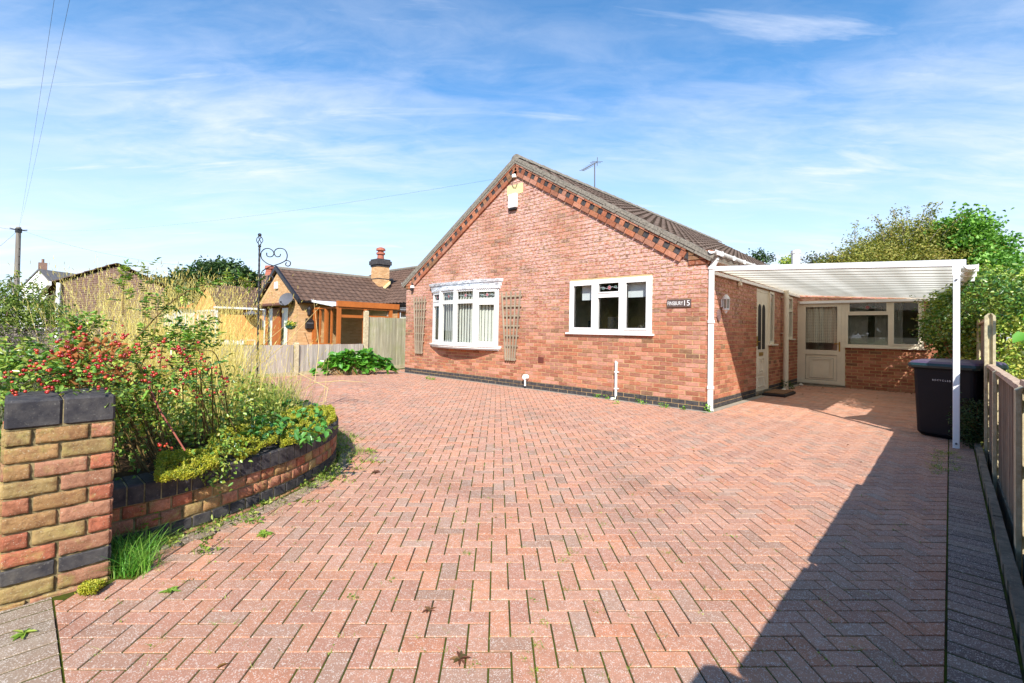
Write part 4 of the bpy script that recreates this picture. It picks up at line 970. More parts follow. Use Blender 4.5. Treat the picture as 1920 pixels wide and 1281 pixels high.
# ================================================================== PILLAR AND PLANTER WALL
pil = thing('brick_pillar', 'weathered brick gate pillar with dark blue brick cap at the left edge', 'pillar', (-.255, -7.34, 0))
PX0, PX1, PY0, PY1 = -.43, -.082, -7.515, -7.165
OLD = [(176, 116, 88), (168, 130, 88), (164, 138, 92), (178, 108, 82), (168, 108, 86), (172, 146, 98), (184, 126, 98), (170, 122, 96)]
def fine_brick(mb, P, u0, u1, z0, z1, col, proud=.009, nu=14, nz=6, amp=.0022, crease=1.0):
    """one weathered brick with uneven rounded face: P(u,z,d)"""
    ph = [random.uniform(0, 6) for _ in range(6)]; L = u1-u0; cr = random.uniform(-.6, .6)
    vs = []
    def grid(n, L_): e = .0035/L_; return [0., e]+[lerp(e, 1-e, q/(n-2)) for q in range(1, n-2)]+[1-e, 1.] if n >= 4 else [q/n for q in range(n+1)]
    GU, GV = grid(nu, L), grid(nz, z1-z0)
    for j in range(nz+1):
        for i in range(nu+1):
            a, b = GU[i], GV[j]; eu = min(a, 1-a)*L; ez = min(b, 1-b)*(z1-z0)
            rd = -.004*max(0, 1-eu/.003)-.004*max(0, 1-ez/.003)
            nz_ = amp*(math.sin(a*9*L/.2+ph[0]+b*3)+math.sin(a*21*L/.2+b*7+ph[1])*.7+random.uniform(-.6, .6))
            ridge = -.006*crease*math.exp(-((b-.5-cr*(a-.5)+.12*math.sin(a*9+ph[3]))/.10)**2)*max(0, math.sin(a*7+ph[2]))
            e = random.uniform(-.0015, .0015)
            vs.append(P(u0+L*a+(e if 0 < i < nu else e*.6), z0+(z1-z0)*b+(random.uniform(-.002, .002)), proud+rd+nz_+ridge))
    fs = [(j*(nu+1)+i, j*(nu+1)+i+1, (j+1)*(nu+1)+i+1, (j+1)*(nu+1)+i) for j in range(nz) for i in range(nu)]
    n = len(vs); edge = [i for i in range(nu+1)]+[(j)*(nu+1)+nu for j in range(1, nz+1)]+[nz*(nu+1)+i for i in range(nu-1, -1, -1)]+[j*(nu+1) for j in range(nz-1, 0, -1)]
    def uz(k): j, i = divmod(k, nu+1); return (u0+L*GU[i], z0+(z1-z0)*GV[j])
    vs += [P(*uz(k), -.002) for k in edge]; m_ = len(edge)
    fs += [(edge[i], n+i, n+(i+1) % m_, edge[(i+1) % m_]) for i in range(m_)]; mb.mesh(vs, fs, col)
mbp, mbl = MB(), MB()
faces = [(lambda u, z, d: (PX1+d, PY0+u, z), PY1-PY0), (lambda u, z, d: (PX1-u, PY1+d, z), PX1-PX0), (lambda u, z, d: (PX0+u, PY0-d, z), PX1-PX0)]
hz_ = [0, .02]+[.02+.0735*k for k in range(1, 11)]
for P_, W_ in faces:
    first = P_ is faces[0][0]
    for k in range(11):
        z0, z1 = max(-.01, -.048+.0735*k+.005), -.048+.0735*(k+1)-.006
        full = (k % 2 == 1)
        cuts = [(0, .165), (.177, W_)] if (full or k == 2) else [(0, .078), (.092, .262), (.274, W_)]
        for a, b in cuts:
            if k == 2: fine_brick(mbl, P_, a+.001, b-.001, z0, z1, (1, 1, 1), .009, amp=.0002, crease=0); continue
            fine_brick(mbp, P_, a, b, z0, z1, jit(S(*random.choice(OLD)), .12))
mb = MB(); mb.box(PX0+.002, PY0+.002, 0, PX1-.003, PY1-.002, .757); mb.build('mortar', 'mortar_old', pil)
mbp.build('brickwork', 'brick_old', pil, smooth=True); mbl.build('blue_brick_course', 'blue_brick', pil)
mb = MB()
for a, b in ((PY0-.004, (PY0+PY1)/2-.0015), ((PY0+PY1)/2+.0035, PY1+.006)):
    for c, d in ((PX0-.006, (PX0+PX1)/2-.004), ((PX0+PX1)/2+.004, PX1+.014)): mb.bbox(c, a, .762, d, b, .885, .009)
mb.build('coping', 'blue_brick', pil); mb = MB(); mb.box(PX0+.004, PY0+.004, .7571, PX1+.004, PY1-.004, .874); mb.build('cap_mortar', 'mortar_old', pil)
# curved wall
cw = thing('planter_wall', 'low curved brick garden wall with dark blue brick coping', 'wall', (-1.2, -5.6, 0))
arc = [0.]; 
for i in range(1, len(WP)): arc.append(arc[-1]+float(np.linalg.norm(WP[i]-WP[i-1])))
def wp(s):
    s = min(max(s, 0), arc[-1]-1e-6); i = int(np.searchsorted(arc, s, 'right'))-1; i = min(i, len(WP)-2); t = (s-arc[i])/(arc[i+1]-arc[i]); p = WP[i]*(1-t)+WP[i+1]*t
    d = WP[min(i+1, len(WP)-1)]-WP[max(i-0, 0)]; d = d/np.linalg.norm(d); nn = np.array((d[1], -d[0])); return p, nn
p_, n_ = wp(.5); SG = -1 if inside_bed(*(p_+n_*.2)) else 1
def Pw(u, z, d): p, nn = wp(u); return (p[0]+SG*nn[0]*d, p[1]+SG*nn[1]*d, z)
mbp, mbl, mbc, mbm = MB(), MB(), MB(), MB()
END = min(arc[-1], 9.3); top = .245
for k in range(4):
    z0, z1 = -.055+.075*k+.005, -.055+.075*(k+1)-.006; s = .0-(.056 if k % 2 else 0)
    while s < END:
        a, b = max(s, .0)+.006, s+.112-.006; s += .112
        if b-a < .02: continue
        near = a < 5
        if k == 1: fine_brick(mbl, Pw, a, b, z0, z1, (1, 1, 1), .008, 4, 4, .0003, 0)
        else: fine_brick(mbp, Pw, a, b, z0, z1, jit(S(*random.choice(OLD)), .12), .009, 6 if near else 2, 4 if near else 1, .0018)
s = 0.
while s < END:
    a, b = s+.004, s+.071; s += .075; q = []
    for z in (top+.004, top+.100):
        q += [Pw(a, z, .022), Pw(b, z, .022), Pw(b, z, -.20), Pw(a, z, -.20)]
    c = [sum(p[i] for p in q)/8 for i in range(3)]
    top4 = [tuple(c[i]+(p[i]-c[i])*.93 for i in (0, 1))+(top+.108,) for p in q[4:]]
    mbc.mesh(q+top4, [(0, 1, 5, 4), (1, 2, 6, 5), (2, 3, 7, 6), (3, 0, 4, 7), (4, 5, 9, 8), (5, 6, 10, 9), (6, 7, 11, 10), (7, 4, 8, 11), (8, 9, 10, 11)])
    q = [Pw(s-.075, -.06, 0), Pw(s, -.06, 0), Pw(s, -.06, -.19), Pw(s-.075, -.06, -.19)]; q += [(p[0], p[1], top-.002) for p in q]; q2 = [Pw(s-.075, top-.001, .017), Pw(s, top-.001, .017), Pw(s, top-.001, -.195), Pw(s-.075, top-.001, -.195)]; mbm.hexa(q2+[(p[0], p[1], top+.102) for p in q2]); mbm.hexa(q)
mbp.build('brickwork', 'brick_old', cw, smooth=True); mbl.build('blue_brick_course', 'blue_brick', cw); mbc.build('coping', 'blue_brick', cw); mbm.build('mortar', 'mortar_old', cw)

# ================================================================== LEFT FENCES
lf = thing('boundary_fence', 'low grey boarded fence with cream concrete posts behind the tall grass', 'fence', (-9.1, -2.6, 0))
def fl(y): return -9.1-(y+2.7)*.135
yt = -.62; lo = [-2.68, -4.6, -6.5, -8.4]
def skew_panel(name, parent, ya, yb, z0, z1, m, cols=None, bw=.13):
    mb = MB(); y = ya
    while y < yb-.01:
        e = min(y+bw*.92, yb); d = random.uniform(0, .008); th = .016
        if e-y < .03: break
        p = [(fl(y), y), (fl(y)+th+d, y), (fl(e)+.007+d, e), (fl(e), e)]; zt = z1-random.uniform(0, .012)
        mb.hexa([(a, b, z0) for a, b in p]+[(a, b, zt) for a, b in p], jit(cols or (1, 1, 1), .14)); y = e+.001
    return mb.build(name, m, parent)
ye = yt
for y in lo:
    mb = MB(); conc_post(mb, fl(y)-.05, y-.055, 0, .83, .11, .11, .03); mb.build('post', 'concrete_post', lf)
    skew_panel('panel', lf, y+.056, ye-.056, .10, .78, 'fence_wood'); mb = MB(); mb.hexa([(fl(a)+dx, a, z) for z in (0, .098) for a, dx in ((y+.056, 0), (y+.056, .03), (ye-.056, .03), (ye-.056, 0))]); mb.build('gravel_board', 'concrete_post', lf); ye = y
tf = thing('boundary_fence', 'tall green stained boarded fence between the tall post and the bungalow', 'fence', (-9.4, .3, 0))
mb = MB(); conc_post(mb, fl(yt)-.05, yt-.055, 0, 1.72, .11, .11, .03); mb.build('post', 'concrete_post', tf)
skew_panel('panel', tf, yt+.056, 1.25, .10, 1.55, 'fence_wood_green'); mb = MB(); mb.hexa([(fl(a)+dx, a, z) for z in (0, .098) for a, dx in ((yt+.056, 0), (yt+.056, .04), (1.25, .04), (1.25, 0))]); mb.build('gravel_board', 'concrete_post', tf)
skew_panel('panel', tf, 1.36, 3.2, .10, 1.55, 'fence_wood_green')

# ================================================================== NEIGHBOURING BUNGALOW
nb1 = thing('neighbour_bungalow', 'buff brick bungalow with brown tiled roof and brown glazed porch', 'house', (-18.5, 1.2, 0))
NX, NY = -18.55, 1.21; nax, naz = -21.06, 4.0; nlx = -23.57
mb = MB(); Pn = lambda u, z, d: (u, NY-d, z); Pns = lambda u, z, d: (NX+d, u, z)
nc = lambda u, z: jit(S(*random.choice(BUFF)), .07)
cl2 = lambda z: None if (naz-.12-z)/.66 < .1 else (nax-(naz-.12-z)/.66, nax+(naz-.12-z)/.66)
brick_face(mb, Pn, nlx, NX, 0, 3.9, [(-23.4, -19.62, 0, 2.2)], nc, clip=cl2, rough=.001); brick_face(mb, Pns, NY, 5.6, 0, 2.4, [], nc, rough=.001)
brick_face(mb, lambda u, z, d: (u, 5.6-d, z), NX, -12.5, 0, 2.4, [(-17.3, -15.0, .9, 2.1)], nc, rough=.001)
mb.build('wall', 'brick_buff' if 'brick_buff' in MAT else 'tinted', nb1)
mb = MB(); plain('mortar_buff', (214, 176, 130), .95)
mb.face([(nlx, NY, 0), (-23.4, NY, 0), (-23.4, NY, 2.3), (nlx, NY, 2.3)]); mb.face([(-19.62, NY, 0), (NX, NY, 0), (NX, NY, 2.3), (-19.62, NY, 2.3)]); mb.face([(nlx, NY, 2.2), (NX, NY, 2.2), (NX, NY, 2.36), (nax, NY, naz-.05), (nlx, NY, 2.36)])
mb.box(NX-.2, NY, 0, NX, 5.6, 2.4); mb.box(NX, 5.605, 0, -17.3, 5.7, 2.4); mb.box(-15, 5.605, 0, -12.5, 5.7, 2.4); mb.box(-17.3, 5.605, 0, -15, 5.7, .9); mb.build('mortar', 'mortar_buff', nb1)
mb = MB(); ev = .25
pantiles(mb, (nax, naz+.05), NX+ev, 2.42, NY-.12, 9, pitch=.30, course=.36, amp=.035, res=4); pantiles(mb, (nax, naz+.05), nlx-ev, 2.42, NY-.12, 9, pitch=.30, course=.36, amp=.035, res=4)
pantiles(mb, (9.2, 4.95), 5.35, 2.50, -26, -12.3, pitch=.30, course=.36, amp=.035, res=4, axis='x'); r1 = mb.build('roof', 'tile_n', nb1)
mb = MB()
for sx, ex in ((1, NX+ev+.06), (-1, nlx-ev-.06)):
    a = Vector((nax, NY-.16, naz+.12)); b = Vector((ex, NY-.16, 2.44)); n = 9
    for k in range(n):
        p, q = a.lerp(b, k/n), a.lerp(b, (k+.97)/n); mb.hexa([p+Vector((0, 0, -.14)), q+Vector((0, 0, -.14)), q+Vector((0, .10, -.14)), p+Vector((0, .10, -.14)), p+Vector((0, 0, .06)), q+Vector((0, 0, .04)), q+Vector((0, .10, .04)), p+Vector((0, .10, .06))])
mb.build('verge', 'gutter_black', r1)
mb = MB(); mb.tube([(nax, NY-.1, naz+.06), (nax, 7.6, naz+.06)], .10, 8); mb.tube([(-26, 9.2, 5.0), (-12.3, 9.2, 5.0)], .10, 8); mb.build('ridge_tiles', 'verge', r1)
mb = MB(); gutter(mb, NX+ev+.05, NY, 5.4, 2.36, r=.07); mb.box(NX+.01, NY, 2.3, NX+ev, 5.5, 2.40); gutter(mb, 5.28, NX+ev, -12.3, 2.42, axis='x', r=.07); mb.box(NX+ev, 5.30, 2.30, -12.3, 5.59, 2.42); mb.build('gutter', 'gutter_black', nb1)
mb = MB(); mb.box(-21.6, NY-.03, 0, nlx+.2, NY-.0, 2.2)
bay2 = MB()   # big glazed opening with brown panels and cream curtains
for a, b, m_ in ((-23.4, -22.6, 'g'), (-22.6, -22.45, 'f'), (-22.45, -21.65, 'g'), (-21.65, -20.75, 'f'), (-20.75, -19.72, 'g')):
    if m_ == 'f': bay2.box(a, NY+.0, 0, b, NY+.08, 2.2)
bay2.box(-23.4, NY+.0, 2.12, -19.62, NY+.1, 2.2); bay2.box(-19.74, NY+.0, 0, -19.62, NY+.1, 2.12)
wnb = bay2.build('window', 'oak_pvc', nb1); mb = MB(); mb.face([(-23.4, NY+.06, 0), (-19.62, NY+.06, 0), (-19.62, NY+.06, 2.2), (-23.4, NY+.06, 2.2)]); mb.build('pane', 'glass', wnb)
curtain(Pn, -22.45, -21.7, .2, 2.15, -.2, .04, .2, 'blind', wnb, 'curtain'); curtain(Pn, -20.72, -19.75, .2, 2.15, -.2, .04, .2, 'blind', wnb, 'curtain'); curtain(Pn, -23.35, -22.65, .2, 2.15, -.2, .04, .2, 'blind', wnb, 'curtain')
mb = MB(); v = [(-23.45, NY+.3, .02), (-19.5, NY+.3, .02), (-19.5, NY+3.3, .02), (-23.45, NY+3.3, .02), (-23.45, NY+.3, 2.3), (-19.5, NY+.3, 2.3), (-19.5, NY+3.3, 2.3), (-23.45, NY+3.3, 2.3)]; mb.mesh(v, [(7, 6, 5, 4), (1, 5, 6, 2), (2, 6, 7, 3), (3, 7, 4, 0)]); mb.build('interior_wall', 'interior', nb1)
mb = MB(); mb.hexa([(-23.5, NY-.45, 2.20), (-19.2, NY-.45, 2.20), (-19.2, NY-.01, 2.26), (-23.5, NY-.01, 2.26), (-23.5, NY-.45, 2.24), (-19.2, NY-.45, 2.24), (-19.2, NY-.01, 2.38), (-23.5, NY-.01, 2.38)]); mb.build('canopy', 'fascia_brown', nb1)
# porch
po = MB(); qx, qy0, qy1, pz = -16.1, 1.9, 4.4, 2.12
for (x, y) in ((NX+.05, qy0), (-17.25, qy0), (qx, qy0), (qx, 3.1), (qx, qy1)): po.box(x-.07, y-.07, 0, x+.07, y+.07, pz)
po.box(NX, qy0-.06, 0, qx, qy0+.0, .52); po.box(qx-.03, qy0, 0, qx+.05, qy1, .52)
po.box(NX, qy0-.06, pz-.08, qx, qy0+.06, pz); po.box(qx-.06, qy0, pz-.08, qx+.06, qy1, pz); po.box(qx-.05, qy0+.07, 1.66, qx+.055, qy1, 1.78)
for x in (-18.3, -17.85, -16.75): po.box(x-.04, qy0-.04, .52, x+.04, qy0+.04, pz-.08)
po.box(qx-.08, qy0-.1, pz, qx+.12, qy1+.4, pz+.24)
por = po.build('porch', 'oak_pvc', nb1); mb = MB(); mb.face([(NX, qy0-.02, .5), (qx, qy0-.02, .5), (qx, qy0-.02, pz), (NX, qy0-.02, pz)]); mb.face([(qx+.02, qy0, .5), (qx+.02, qy1, .5), (qx+.02, qy1, pz), (qx+.02, qy0, pz)]); mb.build('porch_glass', 'glass', por)
mb = MB(); mb.hexa([(NX, qy0-.2, 2.42), (qx-.1, qy0-.2, 2.14), (qx-.1, qy1+.4, 2.14), (NX, qy1+.4, 2.42), (NX, qy0-.2, 2.47), (qx-.1, qy0-.2, 2.20), (qx-.1, qy1+.4, 2.20), (NX, qy1+.4, 2.47)])
for k in range(4): mb.tube([(NX, qy0-.22+.0, 2.40-.05*k*.0+.03*k), (qx-.1, qy0-.22, 2.12+.03*k)], .012, 5)
mb.build('porch_roof', 'dish' if False else 'white_alu', por)
mb = MB(); mb.box(qx-1.9, qy1-.1, .02, qx-.1, qy1, 2.1); mb.build('porch_back', 'interior', por)
# chimney
ch = MB(); cc_ = at(713, 515, 26.2); chx0, chx1 = cc_.x-.37, cc_.x+.37; cy0, cy1 = cc_.y-.35, cc_.y+.35
brick_face(ch, lambda u, z, d: (u, cy0-d, z), chx0, chx1, 2.9, 4.65, [], nc, rough=.001); brick_face(ch, lambda u, z, d: (chx1+d, u, z), cy0, cy1, 2.9, 4.65, [], nc, rough=.001)
c_ = ch.build('chimney', 'tinted', r1); mb = MB(); mb.box(chx0+.005, cy0+.002, 2.9, chx1-.002, cy1, 4.68); mb.build('chimney_mortar', 'mortar_buff', r1)
mb = MB(); mb.box(chx0-.03, cy0-.04, 4.66, chx1+.04, cy1+.03, 4.76); mb.box(chx0-.09, cy0-.10, 4.76, chx1+.10, cy1+.09, 4.98); mb.box(chx0-.03, cy0-.04, 4.98, chx1+.04, cy1+.03, 5.08); mb.build('chimney_cap', 'blue_brick', r1); mb = MB(); mb.box(chx0-.012, cy0-.015, 3.95, chx1+.015, cy1, 4.0); mb.build('chimney_band', 'blue_brick', r1)
cxm = (chx0+chx1)/2; mb = MB(); mb.lathe((cxm, cc_.y, 5.05), [(.20, 0), (.17, .3), (.24, .32), (.24, .42), (.16, .45), (.16, .52), (.26, .54), (.24, .66), (.10, .72)], 12); mb.build('chimney_pot', 'terracotta', r1)
mb = MB(); mb.hexa([(chx0-.1, cy0-.12, 2.98), (chx1+.14, cy0-.12, 2.98), (chx1+.14, cy1, 3.72), (chx0-.1, cy1, 3.72), (chx0-.1, cy0-.12, 3.10), (chx1+.14, cy0-.12, 3.10), (chx1+.14, cy1, 3.86), (chx0-.1, cy1, 3.86)]); mb.build('chimney_flashing', 'render_yellow', r1)
mb = MB(); frame_rect(mb, lambda u, z, d: (u, 5.6-d, z), -17.3, -15.0, .9, 2.1, .08, -.02, .04); mb.box(-16.2, 5.56, .98, -16.08, 5.62, 2.02); w5 = mb.build('window', 'oak_pvc', nb1); mb = MB(); mb.face([(-17.3, 5.62, .9), (-15, 5.62, .9), (-15, 5.62, 2.1), (-17.3, 5.62, 2.1)]); mb.build('pane', 'glass', w5); mb = MB(); mb.face([(-17.3, 5.75, .9), (-15, 5.75, .9), (-15, 5.75, 2.1), (-17.3, 5.75, 2.1)]); mb.build('blind', 'blind', w5)
mb = MB(); mb.bbox(-21.3, NY-.10, 3.05, -20.95, NY-.01, 3.40, .02); single('alarm_box', 'white_pvc', mb, 'white alarm box on the buff gable of the neighbouring bungalow', 'alarm', (-21.1, NY, 3.1))
t = thing('satellite_dish', 'grey satellite dish on the corner of the buff neighbouring bungalow', 'satellite dish', (-20, NY-.1, 2.4)); dc = onY(536, 561, NY-.35); mb = MB(); nrmv = Vector((.35, -.85, .35)).normalized(); a_ = nrmv.cross(Vector((0, 0, 1))).normalized(); b_ = a_.cross(nrmv); vs = [dc-nrmv*.06]; n = 20
for rr, dd in ((.13, .05), (.26, .03), (.37, -.01)):
    for k in range(n): vs.append(dc+a_*math.cos(2*math.pi*k/n)*rr*1.1+b_*math.sin(2*math.pi*k/n)*rr*.85-nrmv*dd)
fs = [(0, 1+k, 1+(k+1) % n) for k in range(n)]+[(1+l*n+k, 1+(l+1)*n+k, 1+(l+1)*n+(k+1) % n, 1+l*n+(k+1) % n) for l in range(2) for k in range(n)]; mb.mesh(vs, fs); mb.build('reflector', 'dish', t, smooth=True)
mb = MB(); mb.tube([dc-b_*.3, dc+nrmv*.2-b_*.25], .012, 5); mb.tube([dc+nrmv*.18-b_*.28, dc+nrmv*.22-b_*.2], .03, 6); mb.tube([dc-nrmv*.1, Vector((dc.x, NY, dc.z-.1))], .03, 5); mb.build('arm', 'black_metal', t)
t = thing('wall_lantern', 'black lantern above the black letter box by the brown porch', 'lamp', (NX, 1.62, 1.8)); mb = MB(); mb.lathe((NX+.16, 1.62, 1.72), [(.02, 0), (.05, .04), (.08, .06), (.11, .28), (.13, .30), (.05, .42), (.02, .46)], 8); mb.box(NX+.01, 1.6, 1.76, NX+.16, 1.64, 1.8); mb.build('body', 'black_metal', t)
t = thing('letter_box', 'black metal letter box on buff brick beside the brown porch', 'letter box', (NX, 1.68, 1.15)); mb = MB(); mb.bbox(NX+.01, 1.50, 1.14, NX+.16, 1.86, 1.52, .02); mb.prism([(NX+.02, 1.52, 1.52), (NX+.15, 1.52, 1.52), (NX+.02, 1.52, 1.62)], (0, .32, 0)); mb.build('box', 'black_metal', t); mb = MB(); mb.box(NX+.161, 1.54, 1.38, NX+.168, 1.82, 1.43); mb.build('slot', 'dish', t)
# hanging basket
hb = onX(550, 611, NX); hb = at(545, 611, 19.5)
t = thing('hanging_basket', 'small green hanging basket of yellow flowers on the buff corner', 'basket', hb); mb = MB(); mb.lathe((hb.x, hb.y, hb.z-.16), [(.05, 0), (.16, .06), (.22, .16)], 12); plain('basket_green', (46, 92, 84), .7); mb.build('basket', 'basket_green', t)
P = np.array(hb)[None]+rng.normal(0, .1, (220, 3))*np.array([1, 1, .6])+np.array([0, 0, .06]); V, Fc, C = leaves(P, sphdir(220), sphdir(220), .07, .05, pick([(120, 150, 50), (210, 200, 60), (90, 130, 50)], 220)); npmesh('flowers', V, Fc, C, 'leaf', t)
mb = MB(); mb.tube([Vector(hb)+Vector((0, 0, .1)), Vector(hb)+Vector((0, 0, .55))], .008, 4); mb.tube([Vector(hb)+Vector((0, 0, .55)), Vector((hb.x-.5, hb.y+.3, hb.z+.6))], .015, 4); mb.build('bracket', 'black_metal', t)

# ---- second, smaller buff house behind it
nb2 = thing('neighbour_bungalow', 'orange buff bungalow with small gable further left behind the grass', 'house', (-31, 1.2, 0))
g0, g1, ga = onY(365, 577, 1.2), onY(409, 577, 1.2), onY(391, 533, 1.2)
plain('render_orange', (226, 160, 92), .9, .08, 12)
mb = MB(); mb.prism([(g0.x, 1.2, 0), (g1.x, 1.2, 0), (g1.x, 1.2, 2.4), (ga.x, 1.2, ga.z-.08), (g0.x, 1.2, 2.4)], (0, 7, 0)); mb.build('wall', 'render_orange', nb2)
mb = MB(); pantiles(mb, (ga.x, ga.z), g1.x+.25, 2.42, 1.0, 9, course=.36, amp=.035, res=4); pantiles(mb, (ga.x, ga.z), g0.x-.25, 2.42, 1.0, 9, course=.36, amp=.035, res=4); mb.build('roof', 'tile_n', nb2)
mb = MB(); mb.box(g1.x+.2, .9, 2.30, g1.x+.32, 9, 2.42); mb.tube([(g1.x+.12, 1.1, 2.3), (g1.x+.12, 1.1, 0)], .09, 8); mb.build('gutter', 'white_pvc', nb2)
w_ = MB(); Pq = lambda u, z, d: (u, 1.2-d, z)
frame_rect(w_, Pq, g0.x+1.0, g1.x-.3, .4, 2.25, .12, .0, .08)
for f_ in (.25, .5, .75): x = lerp(g0.x+1.0, g1.x-.3, f_); w_.box(x-.08, 1.11, .5, x+.08, 1.19, 2.2)
w6 = w_.build('window', 'white_pvc', nb2); mb = MB(); mb.face([(g0.x+1, 1.17, .4), (g1.x-.3, 1.17, .4), (g1.x-.3, 1.17, 2.25), (g0.x+1, 1.17, 2.25)]); mb.build('pane', 'glass', w6)
mb = MB(); mb.lathe((g1.x+.4, 3.0, 1.9), [(.02, 0), (.45, .02), (.5, .1), (.02, .35)], 14); mb.build('satellite_dish', 'dish', nb2)
ch2 = at(505, 520, 33); mb = MB(); mb.box(ch2.x-.6, ch2.y-.3, 3, ch2.x+.5, ch2.y+.5, ch2.z+.1); mb.build('chimney', 'brown_brick', nb2); mb = MB(); mb.lathe((ch2.x, ch2.y, ch2.z+.1), [(.3, 0), (.24, .4), (.34, .5), (.3, .7)], 8); mb.build('chimney_pot', 'terracotta', nb2)
# ---- red roofed house
nb3 = thing('red_roof_house', 'house with orange red tiled roof showing left of the small buff gable', 'house', (-40, 2, 0))
a, b = at(350, 547, 38), at(388, 547, 38); mb = MB(); mb.box(a.x-1, a.y, 0, b.x+1.5, a.y+6, 2.6); mb.build('wall', 'render_white', nb3)
mb = MB(); pantiles(mb, (a.y+3, at(360, 546, 39).z), a.y-.3, 2.55, a.x-1.2, b.x+1.7, course=.4, amp=.04, res=3, axis='x'); mb.build('roof', 'tile_red', nb3)
mb = MB(); mb.box(a.x, a.y-.03, 1, a.x+1.2, a.y-.001, 2); mb.build('window', 'white_pvc', nb3)
# ---- large brick gable
BX, BY = -22.15, -6.3
nb4 = thing('brick_gable_house', 'plain brown brick gable house behind the tall dry grass', 'house', (BX, -3, 0))
pts = [onX(117, 527, BX), onX(220, 494, BX), onX(300, 560, BX)]
by1 = 1.6; bz = 2.80; bry = pts[1].y+.0; brz = pts[1].z
by1 = bry+(bry-BY); plain('brown_wall', (176, 132, 114), .95, .2, 9)
mb = MB(); mb.face([(BX, BY, 0), (BX, by1, 0), (BX, by1, bz), (BX, bry, brz-.12), (BX, BY, bz)]); mb.face([(BX, BY, 0), (BX-14, BY, 0), (BX-14, BY, bz), (BX, BY, bz)]); mb.build('wall', 'brown_brick', nb4)
mb = MB(); pantiles(mb, (bry, brz), BY-.3, bz-.05, BX-14, BX+.12, course=.36, amp=.03, res=4, axis='x'); pantiles(mb, (bry, brz), by1+.3, bz-.05, BX-14, BX+.12, course=.36, amp=.03, res=4, axis='x'); mb.build('roof', 'tile_n', nb4)
mb = MB(); mb.box(BX-14, BY-.42, bz-.17, BX+.1, BY-.3, bz-.02); mb.tube([(BX+.05, BY-.1, bz-.05), (BX+.05, BY-.1, 0)], .07, 8); mb.build('gutter', 'white_pvc', nb4)
w_ = MB(); frame_rect(w_, lambda u, z, d: (u, BY-d, z), BX-3.2, BX-.9, 1.5, 2.6, .10, .005, .06)
for x in (BX-2.5, BX-1.7): w_.box(x-.06, BY-.06, 1.6, x+.06, BY-.006, 2.5)
w7 = w_.build('window', 'white_pvc', nb4); mb = MB(); mb.face([(BX-3.2, BY-.02, 1.5), (BX-.9, BY-.02, 1.5), (BX-.9, BY-.02, 2.6), (BX-3.2, BY-.02, 2.6)]); mb.build('pane', 'glass', w7)
# ---- white house far behind
nb5 = thing('white_house', 'distant white gabled house with a brick chimney', 'house', at(73, 600, 60))
a, b, c = at(40, 540, 60), at(106, 532, 60), at(73, 507, 60); dx = (b-a); dx.z = 0; mb = MB(); back = Vector((-dx.y, dx.x, 0)).normalized()*8
zl = min(a.z, b.z); mb.prism([(a.x, a.y, 0), (b.x, b.y, 0), (b.x, b.y, zl), (c.x, c.y, c.z-.1), (a.x, a.y, zl)], back); mb.build('wall', 'render_white', nb5)
mb = MB(); nv = -back.normalized()*.12; th = Vector((0, 0, .18))
for e in (Vector((a.x, a.y, zl)), Vector((b.x, b.y, zl))):
    t_ = Vector(c); e2 = e+(e-t_)*.08; mb.hexa([t_+nv, e2+nv, e2+back, t_+back, t_+nv+th, e2+nv+th, e2+back+th, t_+back+th])
mb.build('roof', 'tile_grey', nb5); mb = MB(); cc = at(80, 505, 61); ct = at(80, 493, 61); mb.box(cc.x-.42, cc.y-.42, cc.z-1, cc.x+.42, cc.y+.42, ct.z); mb.tube([(cc.x, cc.y, ct.z), (cc.x, cc.y, ct.z+.5)], .16, 6); mb.build('chimney', 'brown_brick', nb5)
# ---- telegraph pole and wires
ptop = at(35, 426, 30)
tp = thing('telegraph_pole', 'tall grey wooden telegraph pole above the rooftops at the left', 'pole', (ptop.x, ptop.y, 0)); mb = MB(); mb.tube([(ptop.x, ptop.y, 0), (ptop.x, ptop.y, ptop.z)], [.16, .12], 10); mb.build('pole', 'pole_wood', tp)
mb = MB(); mb.tube([(ptop.x, ptop.y, ptop.z-.35), (ptop.x, ptop.y, ptop.z-.1)], .17, 8)
for z in (1.4, 1.9, 2.4, 2.9): mb.tube([(ptop.x-.25, ptop.y-.1, ptop.z-z), (ptop.x+.25, ptop.y+.1, ptop.z-z)], .02, 4)
for k in range(6): a_ = k*1.05; mb.tube([(ptop.x, ptop.y, ptop.z-.2), (ptop.x+.45*math.cos(a_), ptop.y+.45*math.sin(a_), ptop.z-.15)], .02, 4)
mb.build('steps_and_bracket', 'black_metal', tp)
def wire(a, b, sag, r_, label):
    a, b = Vector(a), Vector(b); n = 16; mb = MB(); mb.tube([a.lerp(b, i/n)-Vector((0, 0, 4*sag*(i/n)*(1-i/n))) for i in range(n+1)], r_, 4)
    o = mb.build('overhead_wire', 'black_metal', None, a); tag(o, label, 'wire')
tz = (ptop.x, ptop.y, ptop.z-.15)
wire(tz, (-4.2, -.05, 4.64), .5, .0018, 'thin overhead wire from the pole to the top of the brick gable')
wire(tz, at(137, -30, 5.0), .25, .0018, 'overhead wire rising from the pole, rightmost at the top edge')
wire(tz, at(106, -30, 6.5), .3, .0022, 'overhead wire rising from the pole, leftmost at the top edge')
wire(tz, at(-60, 500, 26), .2, .007, 'wire sloping down from the pole to the left picture edge')
wire(tz, at(-60, 405, 26), .2, .006, 'wire rising from the pole to the left picture edge')
wire(tz, (nax, NY-.1, 3.9), .6, .004, 'thin wire from the pole down to the buff bungalow gable')

